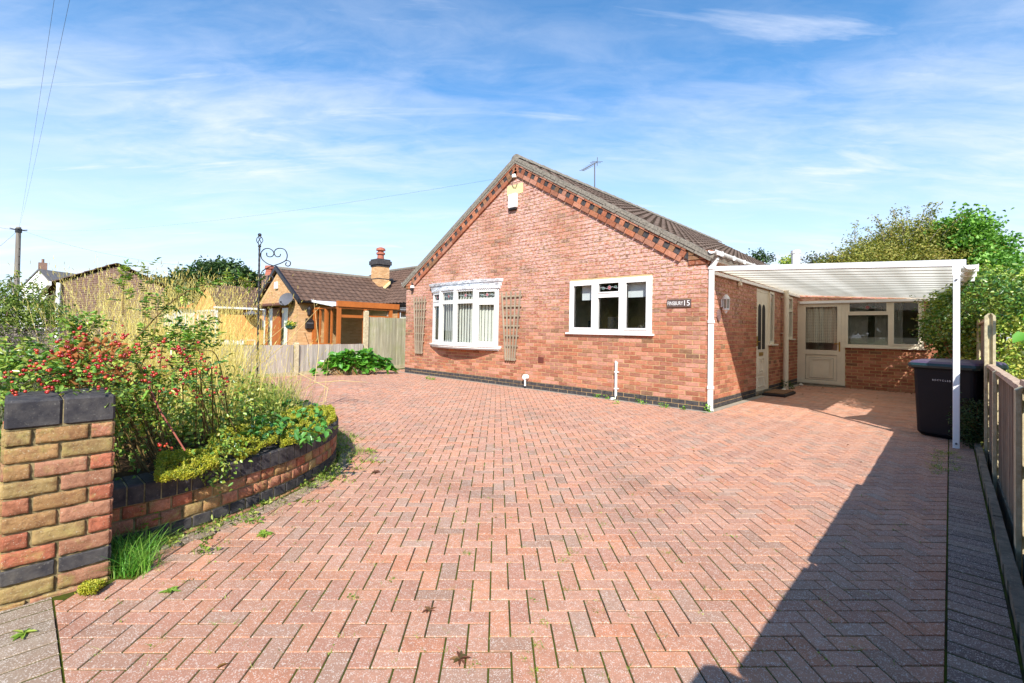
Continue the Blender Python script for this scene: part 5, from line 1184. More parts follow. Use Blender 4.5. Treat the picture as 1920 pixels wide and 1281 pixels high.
# ---- ornamental pole in the bed
op = thing('garden_pole', 'black twisted iron garden pole with heart scroll bracket and ball finial', 'pole', (-2.92, -5.6, .3)); D0 = 5.3
def rp(x, y): return at(x, y, D0)
mb = MB(); a, b = rp(481.5, 760), rp(486.5, 462); n = 60; pts = [a.lerp(b, i/n) for i in range(n+1)]; mb.tube(pts, [.0115 if i % 2 else .0095 for i in range(n+1)], 6); mb.build('shaft', 'black_metal', op)
mb = MB(); c = rp(487, 451); h = Vector((0, 0, 1))
for k in range(4):
    mb.tube([c+Vector((math.cos(k*math.pi/2+t*2.2)*.032*math.sin(math.pi*t), math.sin(k*math.pi/2+t*2.2)*.032*math.sin(math.pi*t), -.062+.125*t)) for t in [i/10 for i in range(11)]], .0045, 5)
V, Fc, C = spheres(np.array([rp(487, 440.5)]), .021, np.array([[.02, .02, .02]])); mb.mesh([tuple(v) for v in V], [tuple(f) for f in Fc]); mb.tube([c-h*.075, c-h*.058], .017, 8); mb.tube([c+h*.056, c+h*.066], .014, 8); mb.build('finial', 'black_metal', op)
def zz(x, y): return rp(420+x/3.56, 420+y/3.56)
cv = [[(285, 192), (287, 212), (305, 220), (325, 214), (333, 196), (322, 176), (298, 164), (270, 168), (250, 188), (246, 215), (258, 240), (290, 265), (325, 278)],
      [(378, 200), (372, 216), (352, 219), (338, 205), (336, 186), (350, 168), (378, 163), (405, 172), (420, 198), (421, 222), (412, 243), (380, 262), (325, 281), (285, 297), (255, 318), (246, 350), (262, 382), (290, 393), (318, 386), (328, 365), (318, 348), (300, 346), (292, 358)],
      [(412, 246), (428, 246), (443, 256), (441, 275), (426, 282), (412, 274), (412, 263), (420, 259)]]
mb = MB()
for c3 in cv:
    p2 = smooth(c3, 4); mb.tube([zz(*p) for p in p2], .006, 6)
mb.build('scroll_bracket', 'black_metal', op, smooth=True)

# ---- garden furniture over the low fence
tb = thing('garden_table', 'low white garden table behind the low grey fence', 'table', (-12.5, -3.6, 0)); a, b = at(330, 640, 13.5), at(440, 641, 13.5); zt = .78
mb = MB(); cxy = (a+b)/2; mb.bbox(cxy.x-.9, cxy.y-.9, zt-.12, cxy.x+.8, cxy.y+.8, zt, .03); mb.build('tabletop', 'white_pvc', tb)
for sx in (-.7, .6):
    for sy in (-.7, .6): mb = MB(); mb.tube([(cxy.x+sx, cxy.y+sy, 0), (cxy.x+sx, cxy.y+sy, zt-.12)], .03, 6); mb.build('leg', 'white_pvc', tb)
gc = thing('garden_chair', 'white tubular garden chair frame right of the white table', 'chair', (-12.5, -2.6, 0)); p0, p1 = at(452, 638, 13), at(478, 638, 13)
mb = MB(); mb.tube([(p0.x, p0.y, 0), p0, p1, (p1.x, p1.y, 0)], .022, 6); mb.build('back_frame', 'white_pvc', gc); mb = MB(); mb.box(min(p0.x, p1.x)+.02, min(p0.y, p1.y)-.35, .40, max(p0.x, p1.x), max(p0.y, p1.y)-.03, .44); mb.build('seat', 'white_pvc', gc)

# ================================================================== VEGETATION
def hory(x): return 620.3+(x-960)*.0178
def rnd(n, a, b): return rng.uniform(a, b, n)
def cluster_leaves(C, m, spread, L, W, palette, up=.4, out=None, j=.2, fold=.25):
    """m leaves round each cluster centre C; the colour is shared in part by the cluster"""
    n = len(C)*m; P = np.repeat(C, m, 0)+rng.normal(0, 1, (n, 3))*np.array(spread); A = sphdir(n); A[:, 2] = A[:, 2]*.6-.1
    N = sphdir(n)*.8+np.array([0, 0, up]); p = np.array([S(*c) for c in palette]); cc = np.repeat(p[rng.integers(0, len(p), len(C))], m, 0)
    c2 = p[rng.integers(0, len(p), n)]; col = (cc*.6+c2*.4)*(1+rng.uniform(-j, j, (n, 1)))
    return leaves(P, A, N, L*rnd(n, .6, 1.2), W*rnd(n, .7, 1.15), col, fold)
def crown_points(blobs, n, inner=.55):
    out_ = []; tot = sum(r[0]*r[1]*r[2] for _, r in blobs)
    for c, r in blobs:
        k = max(3, int(n*r[0]*r[1]*r[2]/tot)); d = sphdir(k); rad = rnd(k, inner, 1.0)**.6*(1+.13*np.sin(d[:, 0]*7+c[0])*np.cos(d[:, 1]*6)+.1*np.sin(d[:, 2]*9))
        out_.append(np.array(c)+d*rad[:, None]*np.array(r))
    return np.concatenate(out_)
def tree(name, label, cat, base, blobs, n, m, spread, L, W, palette, group=None, trunk_r=.12, limbs=9, twigs=0, bark='bark', leafm='leaf', flat=False, inner=.5):
    t = thing(name, label, cat, base, group); base = Vector(base); mb = MB(); top = Vector(blobs[0][0])
    fork = base.lerp(Vector((top.x, top.y, top.z)), .45); mb.tube([base, base.lerp(fork, .5)+Vector((.05, .03, 0)), fork], [trunk_r, trunk_r*.8, trunk_r*.65], 8)
    Cn = crown_points(blobs, n, inner)
    for q in Cn[rng.integers(0, len(Cn), limbs)]:
        q = Vector(q); mb.tube([fork, fork.lerp(q, .5)+Vector((random.uniform(-.1, .1), random.uniform(-.1, .1), .15)), q], [trunk_r*.5, trunk_r*.28, trunk_r*.08], 5)
    mb.build('trunk', bark, t); parts = [cluster_leaves(Cn, m, spread, L, W, palette)]
    if twigs:
        tw = MB(); tc_ = []
        for q in Cn[np.argsort(-Cn[:, 2]+rng.normal(0, .5, len(Cn)))[:twigs]]:
            q = Vector(q); d = (q-top).normalized()*random.uniform(.15, .45)+Vector((random.uniform(-.2, .2), random.uniform(-.2, .2), random.uniform(.05, .3))); e = q+d; tw.tube([q-d*.3, q+d*.5+Vector((0, 0, .05)), e], [.012, .008, .003], 4)
            tc_ += [q.lerp(e, f) for f in (.3, .5, .7, .85, 1)]
        tw.build('twigs', 'grey_twig', t); parts.append(cluster_leaves(np.array([list(v) for v in tc_]), 6, np.array(spread)*.35, L, W, palette))
    V, Fc, C = join(parts); npmesh('crown', V, Fc, C, leafm, t); return t

# ---- bed: dry ornamental grass (too many stems to count)
def prof(x): return np.interp(x, [90, 150, 210, 270, 330, 400, 450, 500, 560, 600], [560, 520, 508, 500, 515, 528, 530, 545, 600, 655])
def prof2(x): return np.interp(x, [90, 180, 250, 350, 450, 520, 560, 600], [650, 625, 600, 605, 620, 640, 670, 700])
def bed_points(n, x0, x1, d0, d1, need=True):
    P, X, Dp = [], [], []
    while len(P) < n:
        x, D = random.uniform(x0, x1), random.uniform(d0, d1); d = ray(x, 700); q = CAM+d*(D/F)
        if need and (not inside_bed(q.x, q.y) or wall_dist(q.x, q.y) < .28): continue
        P.append((q.x, q.y, .28)); X.append(x); Dp.append(D)
    return np.array(P), np.array(X), np.array(Dp)
STRAW = [(234, 216, 138), (224, 204, 118), (240, 228, 162), (214, 192, 104), (228, 212, 130)]
clump, cx_, cd_ = bed_points(150, 120, 585, 3.9, 7.6)
parts = []; seeds = []
for q, x, D in zip(clump, cx_, cd_):
    if abs(x-483) < 30 and D < 5.6: continue
    k = int(32*np.clip((600-x)/300, .22, 1)*np.clip((x-90)/140, .3, 1)); P = q+rng.normal(0, 1, (k, 3))*np.array([.15, .15, 0]); H = np.where(rng.random(k) < .30, (1.22+(hory(x)-prof(x))*D/874-.28)*rnd(k, .72, 1.08), (1.22+(hory(x)-prof2(x))*D/874-.28)*rnd(k, .6, 1.05))
    H = np.clip(H, .35, 1.75); le = rng.normal(0, .17, (k, 2))*H[:, None]+np.array([.03, .02]); parts.append(blades(P, H, le, rnd(k, .004, .0075), pick(STRAW, k), 5))
    tip = P.copy(); tip[:, :2] += le*.93; tip[:, 2] += H*.9; seeds.append((tip, le, H))
    g_ = int(k*1.1); P = q+rng.normal(0, 1, (g_, 3))*np.array([.14, .14, 0]); H2 = rnd(g_, .25, .6); parts.append(blades(P, H2, rng.normal(0, .3, (g_, 2))*H2[:, None], rnd(g_, .004, .008), pick([(206, 190, 110), (176, 176, 84), (132, 148, 62), (222, 204, 130)], g_), 5))
for tip, le, H in seeds:   # feathery seed heads
    k = len(tip); P = np.repeat(tip, 3, 0)+np.repeat(np.concatenate([le*.09, H[:, None]*.03], 1), 3, 0)*np.tile(np.linspace(-1.5, 2, 3), k)[:, None]; n = len(P); A = np.repeat(np.concatenate([le, H[:, None]], 1), 3, 0)+rng.normal(0, .05, (n, 3)); parts.append(leaves(P, A, sphdir(n), rnd(n, .03, .055), .0045, pick(STRAW, n)))
V, Fc, C = join(parts); o = npmesh('tall_grass', V, Fc, C, 'straw', None, (-3, -6, .3)); tag(o, 'mass of tall dry yellow grass in the raised bed', 'grass', None, 'stuff')
# long straws leaning out over the drive, each with its seed head
mb = MB()
for pts in ([(512, 735, 5.0), (560, 700, 4.9), (615, 728, 4.8), (600, 800, 4.6)], [(545, 745, 5.0), (590, 718, 4.9), (640, 714, 4.9), (690, 717, 5.0)], [(500, 700, 5.1), (540, 745, 5.0), (560, 765, 4.9)], [(545, 780, 4.7), (612, 752, 4.7), (612, 790, 4.65), (592, 850, 4.6)], [(590, 720, 5.2), (598, 650, 5.3), (588, 560, 5.4)], [(480, 690, 5.2), (540, 640, 5.2), (600, 575, 5.3)], [(450, 700, 5), (500, 640, 5), (560, 590, 5)]):
    mb.tube([at(*p) for p in smooth(pts, 5)] if False else [Vector(at(*p)) for p in pts], [.0035]*(len(pts)-1)+[.0015], 4, S(226, 204, 146))
o = mb.build('leaning_straws', 'straw', None, at(560, 740, 4.9)); tag(o, 'pale dry straws leaning out over the end of the curved wall', 'grass', None, 'stuff')
# ---- green undergrowth in the bed
GRN = [(96, 126, 48), (118, 148, 58), (140, 166, 68), (80, 108, 44), (166, 178, 84), (188, 184, 104)]
pt_, X_, D_ = bed_points(430, 250, 600, 3.0, 6.3); kp = (X_ > 330) | (D_ > 3.6) | (rng.random(430) < .35); pt_ = pt_[kp]; pt_ = pt_[[i for i in range(len(pt_)) if wall_dist(pt_[i, 0], pt_[i, 1]) > .48 or random.random() < .12]]; pt_[:, 2] = .32+rnd(len(pt_), 0, .26)
parts = [cluster_leaves(pt_, 16, (.09, .09, .07), .045, .026, GRN)]
q_, X_, D_ = bed_points(2600, 380, 610, 4.3, 6.2); q_ = q_[~((np.abs(X_-483) < 14) & (D_ < 5.4))]; parts.append(blades(q_, rnd(len(q_), .15, .5), rng.normal(0, .12, (len(q_), 2)), rnd(len(q_), .004, .009), pick(GRN+[(180, 176, 90)], len(q_)), 4))
q_, X_, D_ = bed_points(260, 0, 240, 2.5, 5.0, False); q_ = q_[[i for i in range(len(q_)) if q_[i, 0] < -.2]]; q_[:, 2] = .3+rnd(len(q_), 0, .35); parts.append(cluster_leaves(q_, 14, (.1, .1, .08), .04, .025, GRN[:4]))
V, Fc, C = join(parts); o = npmesh('undergrowth', V, Fc, C, 'leaf', None, (-2, -6, .3)); tag(o, 'low green leafy undergrowth covering the raised bed', 'plants', None, 'stuff')
# ---- rose bush with hips
rb = thing('rose_bush', 'rambling rose bush full of red hips spilling over the brick pillar', 'rose bush', (-.9, -6.95, .3))
RG = [(92, 132, 50), (116, 154, 60), (140, 174, 74), (74, 112, 46), (170, 186, 86)]
def rose_pts(n, box): 
    x0, x1, y0, y1, d0, d1 = box; x, y, D = rnd(n, x0, x1), rnd(n, y0, y1), rnd(n, d0, d1); return np.array([list(at(a, b, c)) for a, b, c in zip(x, y, D)])
stems = MB(); origin = Vector((-.85, -7.0, .32)); sprays = []
def stem(pts, r0=.007, leafy=1.0, mat_=None):
    P = smooth([tuple(p) for p in pts], 6); n = len(P); stems.tube([Vector(p) for p in P], [r0*(1-.75*i/n) for i in range(n)], 5, jit(S(118, 96, 56), .2))
    for i in range(3, n):
        if random.random() < leafy: sprays.append((Vector(P[i]), (Vector(P[i])-Vector(P[i-1])).normalized()))
def P3(x, y, D): return tuple(at(x, y, D))
for k in range(46):
    x, y, D = random.uniform(-20, 400), random.uniform(640, 735), random.uniform(2.15, 3.2); b = Vector(origin)+(Vector((random.uniform(-.25, .15), random.uniform(-.2, .3), 0)) if x < 200 else Vector((random.uniform(-.75, -.1), random.uniform(.1, .8), 0))); e = Vector(P3(x, y, D)); m_ = b.lerp(e, .5)+Vector((0, 0, .28)); stem([tuple(b), tuple(m_), tuple(e)], .005, .55 if x < 200 else .22)
for pts in ([(290, 760, 2.9), (262, 690, 3.0), (272, 600, 3.05), (278, 500, 3.1)], [(262, 690, 3.0), (285, 640, 3.0), (300, 560, 3.0)], [(100, 700, 2.7), (150, 650, 2.9), (180, 600, 3.0)], [(120, 690, 2.7), (130, 640, 2.8), (142, 605, 2.85)], [(250, 640, 3.0), (330, 560, 3.1), (400, 530, 3.2), (478, 528, 3.3)], [(250, 660, 2.9), (320, 630, 3.0), (400, 600, 3.1)], [(280, 640, 3.0), (345, 640, 3.0), (395, 635, 3.0)], [(0, 720, 2.4), (20, 680, 2.5), (60, 655, 2.6)], [(230, 590, 3.2), (232, 540, 3.3), (238, 508, 3.3)]): stem([P3(*p) for p in pts], .005, 1.0)
red = MB(); pts = smooth([P3(275, 715, 2.7), P3(300, 770, 2.65), P3(325, 810, 2.6), P3(347, 845, 2.6)], 5); red.tube([Vector(p) for p in pts], [.006-.0001*i for i in range(len(pts))], 6, S(150, 84, 70)); red.build('red_cane', 'tinted', rb, smooth=True)
stems.build('stems', 'tinted', rb)
PL, AL, NL, LL, CL = [], [], [], [], []
for p, d in sprays:      # compound leaf: stalk with paired leaflets
    for rep in range(2):
        a = Vector(sphdir(1)[0])*.8+d*.4+Vector((0, 0, .2)); a.normalize(); c = S(*random.choice(RG)); sd_ = a.cross(Vector((0, 0, 1))).normalized(); kk = 1+random.uniform(-.2, .2)
        for i in range(3):
            for sgn in (-1, 1):
                PL.append(p+a*(.018+.018*i)); v = (sd_*sgn+a*.5).normalized(); AL.append(v); NL.append(Vector((0, 0, 1))+Vector(sphdir(1)[0])*.35); LL.append(random.uniform(.024, .034)); CL.append([x*kk for x in c])
        PL.append(p+a*.065); AL.append(a); NL.append(Vector((0, 0, 1))+Vector(sphdir(1)[0])*.3); LL.append(.034); CL.append([x*kk for x in c])
A1 = leaves(np.array([list(v) for v in PL]), np.array([list(v) for v in AL]), np.array([list(v) for v in NL]), np.array(LL), np.array(LL)*.62, np.array(CL))
fill = cluster_leaves(np.concatenate([rose_pts(80, (-30, 240, 680, 760, 2.2, 2.8)), rose_pts(46, (210, 470, 700, 775, 2.9, 3.5)), rose_pts(30, (210, 330, 730, 790, 2.6, 3.0)), rose_pts(30, (-20, 60, 640, 700, 2.4, 2.8)), rose_pts(16, (330, 410, 600, 640, 3.0, 3.2)), rose_pts(24, (120, 190, 590, 650, 2.7, 3.0)), rose_pts(22, (345, 430, 855, 905, 2.75, 2.9)), rose_pts(14, (400, 440, 820, 850, 2.9, 3.0))]), 11, (.045, .045, .035), .030, .019, RG+[(176, 170, 70)])
V, Fc, C = join([A1, fill]); npmesh('foliage', V, Fc, C, 'leaf_gloss', rb)
hips = []
for x, y in [(48, 698), (30, 703), (75, 697), (130, 660), (98, 665), (68, 662), (72, 715), (100, 720), (120, 643), (150, 633), (185, 672), (182, 670), (150, 622), (210, 623), (235, 625), (232, 632), (170, 702), (175, 695), (205, 668), (228, 665), (245, 660), (92, 692), (130, 697), (205, 705), (238, 712), (262, 652), (275, 690), (300, 670), (310, 682), (320, 668), (335, 655), (345, 662), (362, 695), (365, 653), (368, 702), (385, 665), (392, 690), (408, 697), (420, 713), (415, 730), (310, 732), (330, 755-20), (352, 675), (300, 640), (333, 654), (255, 650), (288, 700), (270, 720), (380, 678), (372, 740), (395, 735), (105, 760-18), (85, 735), (28, 738), (15, 700), (150, 655), (112, 672), (190, 688), (225, 690), (306, 838), (300, 833), (60, 680), (140, 680), (218, 645), (288, 662), (350, 700), (340, 715), (245, 700), (195, 730)]:
    D = random.uniform(2.1, 2.3) if x < 220 and y > 640 else random.uniform(2.3, 2.65); c = at(x, y, D)
    k = random.choice((3, 3, 4, 5, 6)); V, Fc, C = spheres(np.array(c)+rng.normal(0, .013, (k, 3)), rnd(k, .0062, .0088), np.array([S(*random.choice([(168, 32, 22), (184, 50, 28), (150, 26, 22), (194, 76, 36), (132, 22, 20)])) for _ in range(k)])); npmesh('hips', V, Fc, C, 'berry', rb, smooth=True)
dl = cluster_leaves(rose_pts(34, (95, 230, 640, 720, 2.5, 2.8)), 8, (.03, .03, .02), .05, .022, [(168, 104, 58), (146, 88, 50), (186, 128, 76)]); npmesh('dry_leaves', *dl, 'straw', rb)
# ---- sedum cushions on the wall top
def sedum(label, pts, h, n, size=.016):
    P = np.array([list(p) for p in pts]); c = P.mean(0); k = n; i = rng.integers(0, len(P), k); w = rng.random((k, 1)); Q = P[i]*w+(P[(i+rng.integers(1, len(P), k)) % len(P)])*(1-w)
    r_ = np.linalg.norm((Q-c)[:, :2], axis=1); R_ = np.linalg.norm((P-c)[:, :2], axis=1).max(); Q[:, 2] += h*np.sqrt(np.clip(1-(r_/R_)**2, 0, 1))*(.8+.25*np.sin(Q[:, 0]*31)*np.cos(Q[:, 1]*27))+rng.normal(0, .006, k)
    k = n; m = 7; P2 = np.repeat(Q, m, 0)+rng.normal(0, .006, (k*m, 3)); a = rng.uniform(0, 6.28, k*m); A = np.stack([np.cos(a), np.sin(a), rnd(k*m, .3, 1.4)], 1)
    V, Fc, C = leaves(P2, A, sphdir(k*m), rnd(k*m, size*.7, size*1.2), size*.55, np.repeat(pick([(176, 178, 48), (196, 192, 60), (150, 156, 44), (206, 196, 84), (124, 138, 44)], k, .12), m, 0)); o = npmesh('sedum_cushion', V, Fc, C, 'leaf', None, tuple(c)); return tag(o, label, 'sedum')
G4 = lambda x, y: ground(x, y, .345)
sedum('large yellow green sedum cushion in the middle of the curved wall top', [G4(392, 865), G4(455, 868), G4(515, 845), G4(520, 820), G4(455, 812), G4(400, 830)], .11, 4200, .011)
sedum('yellow green sedum cushion at the rounded far end of the wall', [G4(528, 842), G4(600, 828), G4(628, 806), G4(618, 780), G4(575, 776), G4(530, 800)], .14, 4200, .011)
sedum('yellow sedum cushion nearest the pillar, tumbling over the coping', [G4(295, 912), G4(350, 908), G4(405, 888), G4(400, 860), G4(340, 862), G4(300, 880)], .10, 3000, .011)
sedum('small yellow sedum clump on the ground at the pillar foot', [ground(152, 1122), ground(175, 1122), ground(192, 1108), ground(165, 1100)], .04, 420, .009)
# strawberry like leaves by the wall end
P = np.array([list(ground(x, y, .40)) for x, y in zip(rnd(60, 465, 610), rnd(60, 775, 835))]); P[:, 2] += rnd(60, 0, .12); V, Fc, C = cluster_leaves(P, 5, (.03, .03, .015), .055, .045, [(84, 140, 60), (106, 158, 74), (70, 120, 52)], 1.4); o = npmesh('strawberry_plant', V, Fc, C, 'leaf_gloss', None, tuple(P.mean(0))); tag(o, 'low plants with rounded mid green leaves between the sedum cushions', 'plants', None, 'stuff')
# trailing shoot over the wall
P = np.array([list(at(x, y, 4.05)) for x, y in ((575, 825), (580, 845), (588, 862), (590, 885), (588, 905), (580, 920), (597, 870), (592, 890))]); V, Fc, C = cluster_leaves(P, 4, (.012, .012, .01), .05, .04, [(106, 164, 74), (84, 144, 60)], .6); o = npmesh('trailing_shoot', V, Fc, C, 'leaf_gloss', None, tuple(P[0])); tag(o, 'leafy shoot trailing down the curved wall by its far end', 'plant')
# ---- lavender
lv = thing('lavender_bush', 'grey lavender bush with faded flower spikes at the left edge', 'lavender', at(40, 690, 3.4)); c = at(30, 700, 3.5); n = 900
P = np.array(c)+rng.normal(0, 1, (n, 3))*np.array([.3, .3, 0]); P[:, 2] = .45; H = rnd(n, .35, .78); le = rng.normal(0, .2, (n, 2)); npmesh('stalks', *blades(P, H, le, .004, pick([(122, 126, 96), (140, 136, 104), (96, 108, 76)], n), 4), 'leaf', lv)
tip = P.copy(); tip[:, :2] += le*.95; tip[:, 2] += H*.93; Q = np.repeat(tip, 7, 0)+rng.normal(0, .004, (n*7, 3))+np.tile(np.linspace(-.035, .03, 7), n)[:, None]*np.array([0, 0, 1]); npmesh('flower_spikes', *leaves(Q, sphdir(len(Q))+np.array([0, 0, .8]), sphdir(len(Q)), .013, .009, pick([(134, 120, 122), (112, 100, 104), (156, 140, 132), (98, 90, 84)], len(Q))), 'straw', lv)
# ---- left tree and far trees
c = at(25, 590, 12); tree('small_tree', 'rounded dark green garden tree below the telegraph pole', 'tree', (c.x, c.y, 0), [((c.x, c.y, c.z), (.95, .95, .78)), (tuple(at(90, 590, 12)), (.5, .5, .36)), (tuple(at(-20, 575, 12)), (.7, .7, .6))], 460, 18, (.09, .09, .07), .07, .042, [(104, 130, 52), (132, 152, 64), (84, 108, 44), (150, 162, 80)], twigs=8)
DK = [(52, 78, 36), (66, 92, 42), (80, 106, 48), (44, 66, 34)]
c = at(415, 520, 46); tree('broad_tree', 'broad dark green tree behind the small buff gable', 'tree', (c.x, c.y, 0), [((c.x, c.y, c.z-.6), (3.2, 3.2, 2.1)), (tuple(at(455, 530, 46)), (1.6, 1.6, 1.3)), (tuple(at(368, 533, 46)), (1.6, 1.6, 1.2))], 520, 16, (.3, .3, .22), .34, .22, DK, trunk_r=.3)
c = at(300, 545, 50); tree('broad_tree', 'dark tree further left partly behind the tall rose shoot', 'tree', (c.x, c.y, 0), [((c.x, c.y, c.z-.5), (3.0, 3.0, 1.9)), (tuple(at(345, 535, 50)), (1.6, 1.6, 1.6))], 420, 16, (.3, .3, .22), .34, .22, DK, trunk_r=.3)
c = at(490, 535, 48); tree('broad_tree', 'small dark tree top beside the distant brick chimney', 'tree', (c.x, c.y, 0), [((c.x, c.y, c.z-.4), (1.5, 1.5, 1.4))], 200, 16, (.25, .25, .2), .3, .2, DK, trunk_r=.2)
# ---- bergenia
bg_ = thing('bergenia', 'large leaved glossy green bergenia clump against the low grey fence', 'plant', (-8.3, -1.4, 0)); P = []
for i in range(620):
    x, y = rng.normal(0, .46), rng.normal(0, .34); rr = math.hypot(x/.85, y/.62)
    if rr > 1: continue
    P.append((-8.42+x*.4+y*.2, -1.42+x*1.05, .06+.54*math.sqrt(1-rr*rr)*random.uniform(.25, 1.05)))
P = np.array(P); n = len(P); ctr = np.array([-8.42, -1.42, .0]); A = (P-ctr)*np.array([1, 1, .3])+rng.normal(0, .25, (n, 3)); N = (P-ctr)*.9+np.array([.1, -.1, .35])+rng.normal(0, .22, (n, 3))
V, Fc, C = leaves(P, A, N, rnd(n, .13, .21), rnd(n, .12, .18), pick([(96, 156, 52), (80, 138, 46), (118, 172, 66), (64, 116, 40)], n, .1), .12); npmesh('leaves', V, Fc, C, 'leaf_gloss', bg_)
mb = MB()
for i in range(60): q = P[rng.integers(0, n)]; mb.tube([(ctr[0]+(q[0]-ctr[0])*.5, ctr[1]+(q[1]-ctr[1])*.6, 0), tuple(q)], .009, 4, S(150, 120, 80))
mb.build('stalks', 'tinted', bg_)
# ---- right side greenery
OLV = [(136, 142, 58), (158, 158, 70), (114, 124, 50), (174, 166, 80), (90, 106, 46), (158, 136, 66)]
c = at(1690, 480, 13); tree('tall_shrub', 'wide olive yellow shrub with wispy top behind the carport', 'shrub', (c.x, c.y, 0), [(tuple(at(1690, 500, 13)), (1.75, 1.75, .98)), (tuple(at(1610, 500, 12.6)), (.95, .95, .55)), (tuple(at(1700, 462, 13)), (1.0, 1.0, .68)), (tuple(at(1760, 500, 12.5)), (1.0, 1.0, .9)), (tuple(at(1660, 510, 12)), (1.4, 1.2, .6)), (tuple(at(1570, 500, 13)), (.4, .4, .22))], 1500, 36, (.13, .13, .10), .065, .034, OLV, trunk_r=.1, limbs=24, twigs=36, bark='grey_twig', inner=.3)
c = at(1830, 470, 14.5); MAPLE = [(122, 168, 74), (106, 154, 58), (150, 194, 88), (80, 128, 50)]
tree('maple_tree', 'bright green broad leaved tree right of the olive shrub', 'tree', (c.x, c.y, 0), [(tuple(at(1800, 440, 12)), (.62, .62, .5)), (tuple(at(1770, 440, 12.5)), (.4, .4, .35)), (tuple(at(1850, 470, 12)), (.5, .5, .45)), (tuple(at(1855, 520, 11.5)), (.6, .6, .6)), (tuple(at(1890, 500, 12)), (.35, .35, .35)), (tuple(at(1815, 510, 13)), (.9, .9, .75))], 560, 34, (.14, .14, .10), .085, .08, MAPLE, trunk_r=.12)
YG = [(164, 190, 70), (138, 174, 62), (190, 202, 96), (108, 150, 54), (198, 190, 104)]
c = at(1860, 560, 7.5); tree('climbing_hedge', 'bright yellow green hedge beyond the tall concrete post', 'hedge', (c.x, c.y, 0), [(tuple(at(1880, 570, 7.5)), (.75, .9, .55)), (tuple(at(1830, 560, 8.5)), (.6, .9, .5)), (tuple(at(1900, 640, 6.5)), (.5, .8, .6))], 700, 15, (.06, .06, .05), .06, .035, YG, trunk_r=.05, limbs=14, bark='twig', leafm='leaf_gloss')
IVY = [(66, 106, 42), (84, 126, 50), (104, 146, 58), (52, 86, 38), (150, 160, 70)]
tree('climber', 'dark leafy climber hanging over the fence under the carport roof', 'climber', (3.0, 3.4, 0), [((2.92, 3.6, 1.55), (.36, 1.5, .5)), ((2.78, 4.5, 1.45), (.36, 1.0, .52)), ((3.1, 2.4, 1.35), (.28, .9, .5)), ((2.95, 4.6, .8), (.3, 1.0, .5)), ((3.25, 2.0, 1.8), (.4, 1.3, .35))], 1050, 13, (.055, .055, .05), .055, .04, IVY, trunk_r=.05, limbs=20, bark='twig', leafm='leaf_gloss')
ts = MB(); tw = []
for k in range(12):
    b = Vector((2.7, random.uniform(4.6, 5.2), random.uniform(1.1, 1.9))); e = b+Vector((random.uniform(-.55, -.2), random.uniform(-.4, .4), random.uniform(-.15, .25))); ts.tube([b, b.lerp(e, .5)+Vector((0, 0, .05)), e], [.006, .004, .002], 4, S(150, 124, 84)); tw += [list(b.lerp(e, f)) for f in (.3, .5, .7, .9)]
o = ts.build('climber_tendrils', 'tinted', None, (2.5, 4.9, 1.4)); tag(o, 'thin twigs of the climber reaching across the back window', 'twigs', None, 'stuff')
npmesh('tendril_leaves', *cluster_leaves(np.array(tw), 4, (.03, .03, .03), .04, .03, IVY+[(160, 150, 80)]), 'leaf', o)
kw = thing('knotweed', 'tall plant with large bright heart shaped leaves at the right edge', 'plant', (3.9, .3, 0)); mb = MB(); P = []
for k in range(9):
    x, y = 3.45+random.uniform(0, .9), random.uniform(-.8, 1.2); h = random.uniform(1.45, 1.85); mb.tube([(x, y, 0), (x+.05, y, h*.6), (x+random.uniform(-.1, .1), y+random.uniform(-.1, .1), h)], [.012, .009, .004], 5, S(150, 110, 60))
    for i in range(16): P.append((x+rng.normal(0, .10), y+rng.normal(0, .10), lerp(.5, h, i/15)))
mb.build('stems', 'tinted', kw); P = np.array(P); n = len(P); A = sphdir(n)*np.array([1, 1, .2])+np.array([0, 0, -.35]); N = np.array([.3, -.3, .9])+rng.normal(0, .3, (n, 3)); npmesh('leaves', *leaves(P, A, N, rnd(n, .12, .19), rnd(n, .09, .14), pick([(118, 178, 66), (98, 158, 54), (140, 192, 84)], n), .15), 'leaf', kw)
tree('privet_hedge', 'small leaved golden hedge just over the low fence at the right edge', 'hedge', (3.55, -1.6, 0), [((3.52, -1.2, .72), (.26, .8, .36)), ((3.6, -2.6, .62), (.26, .9, .30)), ((3.7, -.4, .8), (.3, .6, .35))], 520, 14, (.045, .045, .04), .03, .018, [(184, 180, 74), (206, 196, 96), (150, 156, 60), (120, 136, 50)], trunk_r=.03, limbs=30, bark='twig', leafm='leaf')
tree('euonymus_bush', 'small dark green bush at the fence foot beside the carport post', 'bush', (3.09, .0, 0), [((3.0, .05, .28), (.12, .28, .25)), ((3.04, .3, .42), (.1, .22, .22)), ((3.02, -.15, .12), (.08, .16, .12))], 230, 12, (.035, .035, .035), .035, .018, [(58, 84, 50), (72, 98, 58), (46, 68, 42)], trunk_r=.015, limbs=10, bark='twig')
tree('distant_tree', 'small feathery tree tip left of the white flue', 'tree', tuple(at(1425, 640, 40)), [(tuple(at(1424, 480, 40)), (.55, .55, .5)), (tuple(at(1440, 488, 40)), (.5, .5, .3))], 40, 12, (.2, .2, .16), .22, .12, DK, trunk_r=.1, limbs=8)
tree('distant_tree', 'small yellow green tree tip touching the white flue', 'tree', tuple(at(1478, 640, 38)), [(tuple(at(1478, 492, 38)), (.5, .5, .45))], 40, 12, (.16, .16, .14), .2, .12, YG, trunk_r=.1, limbs=6)
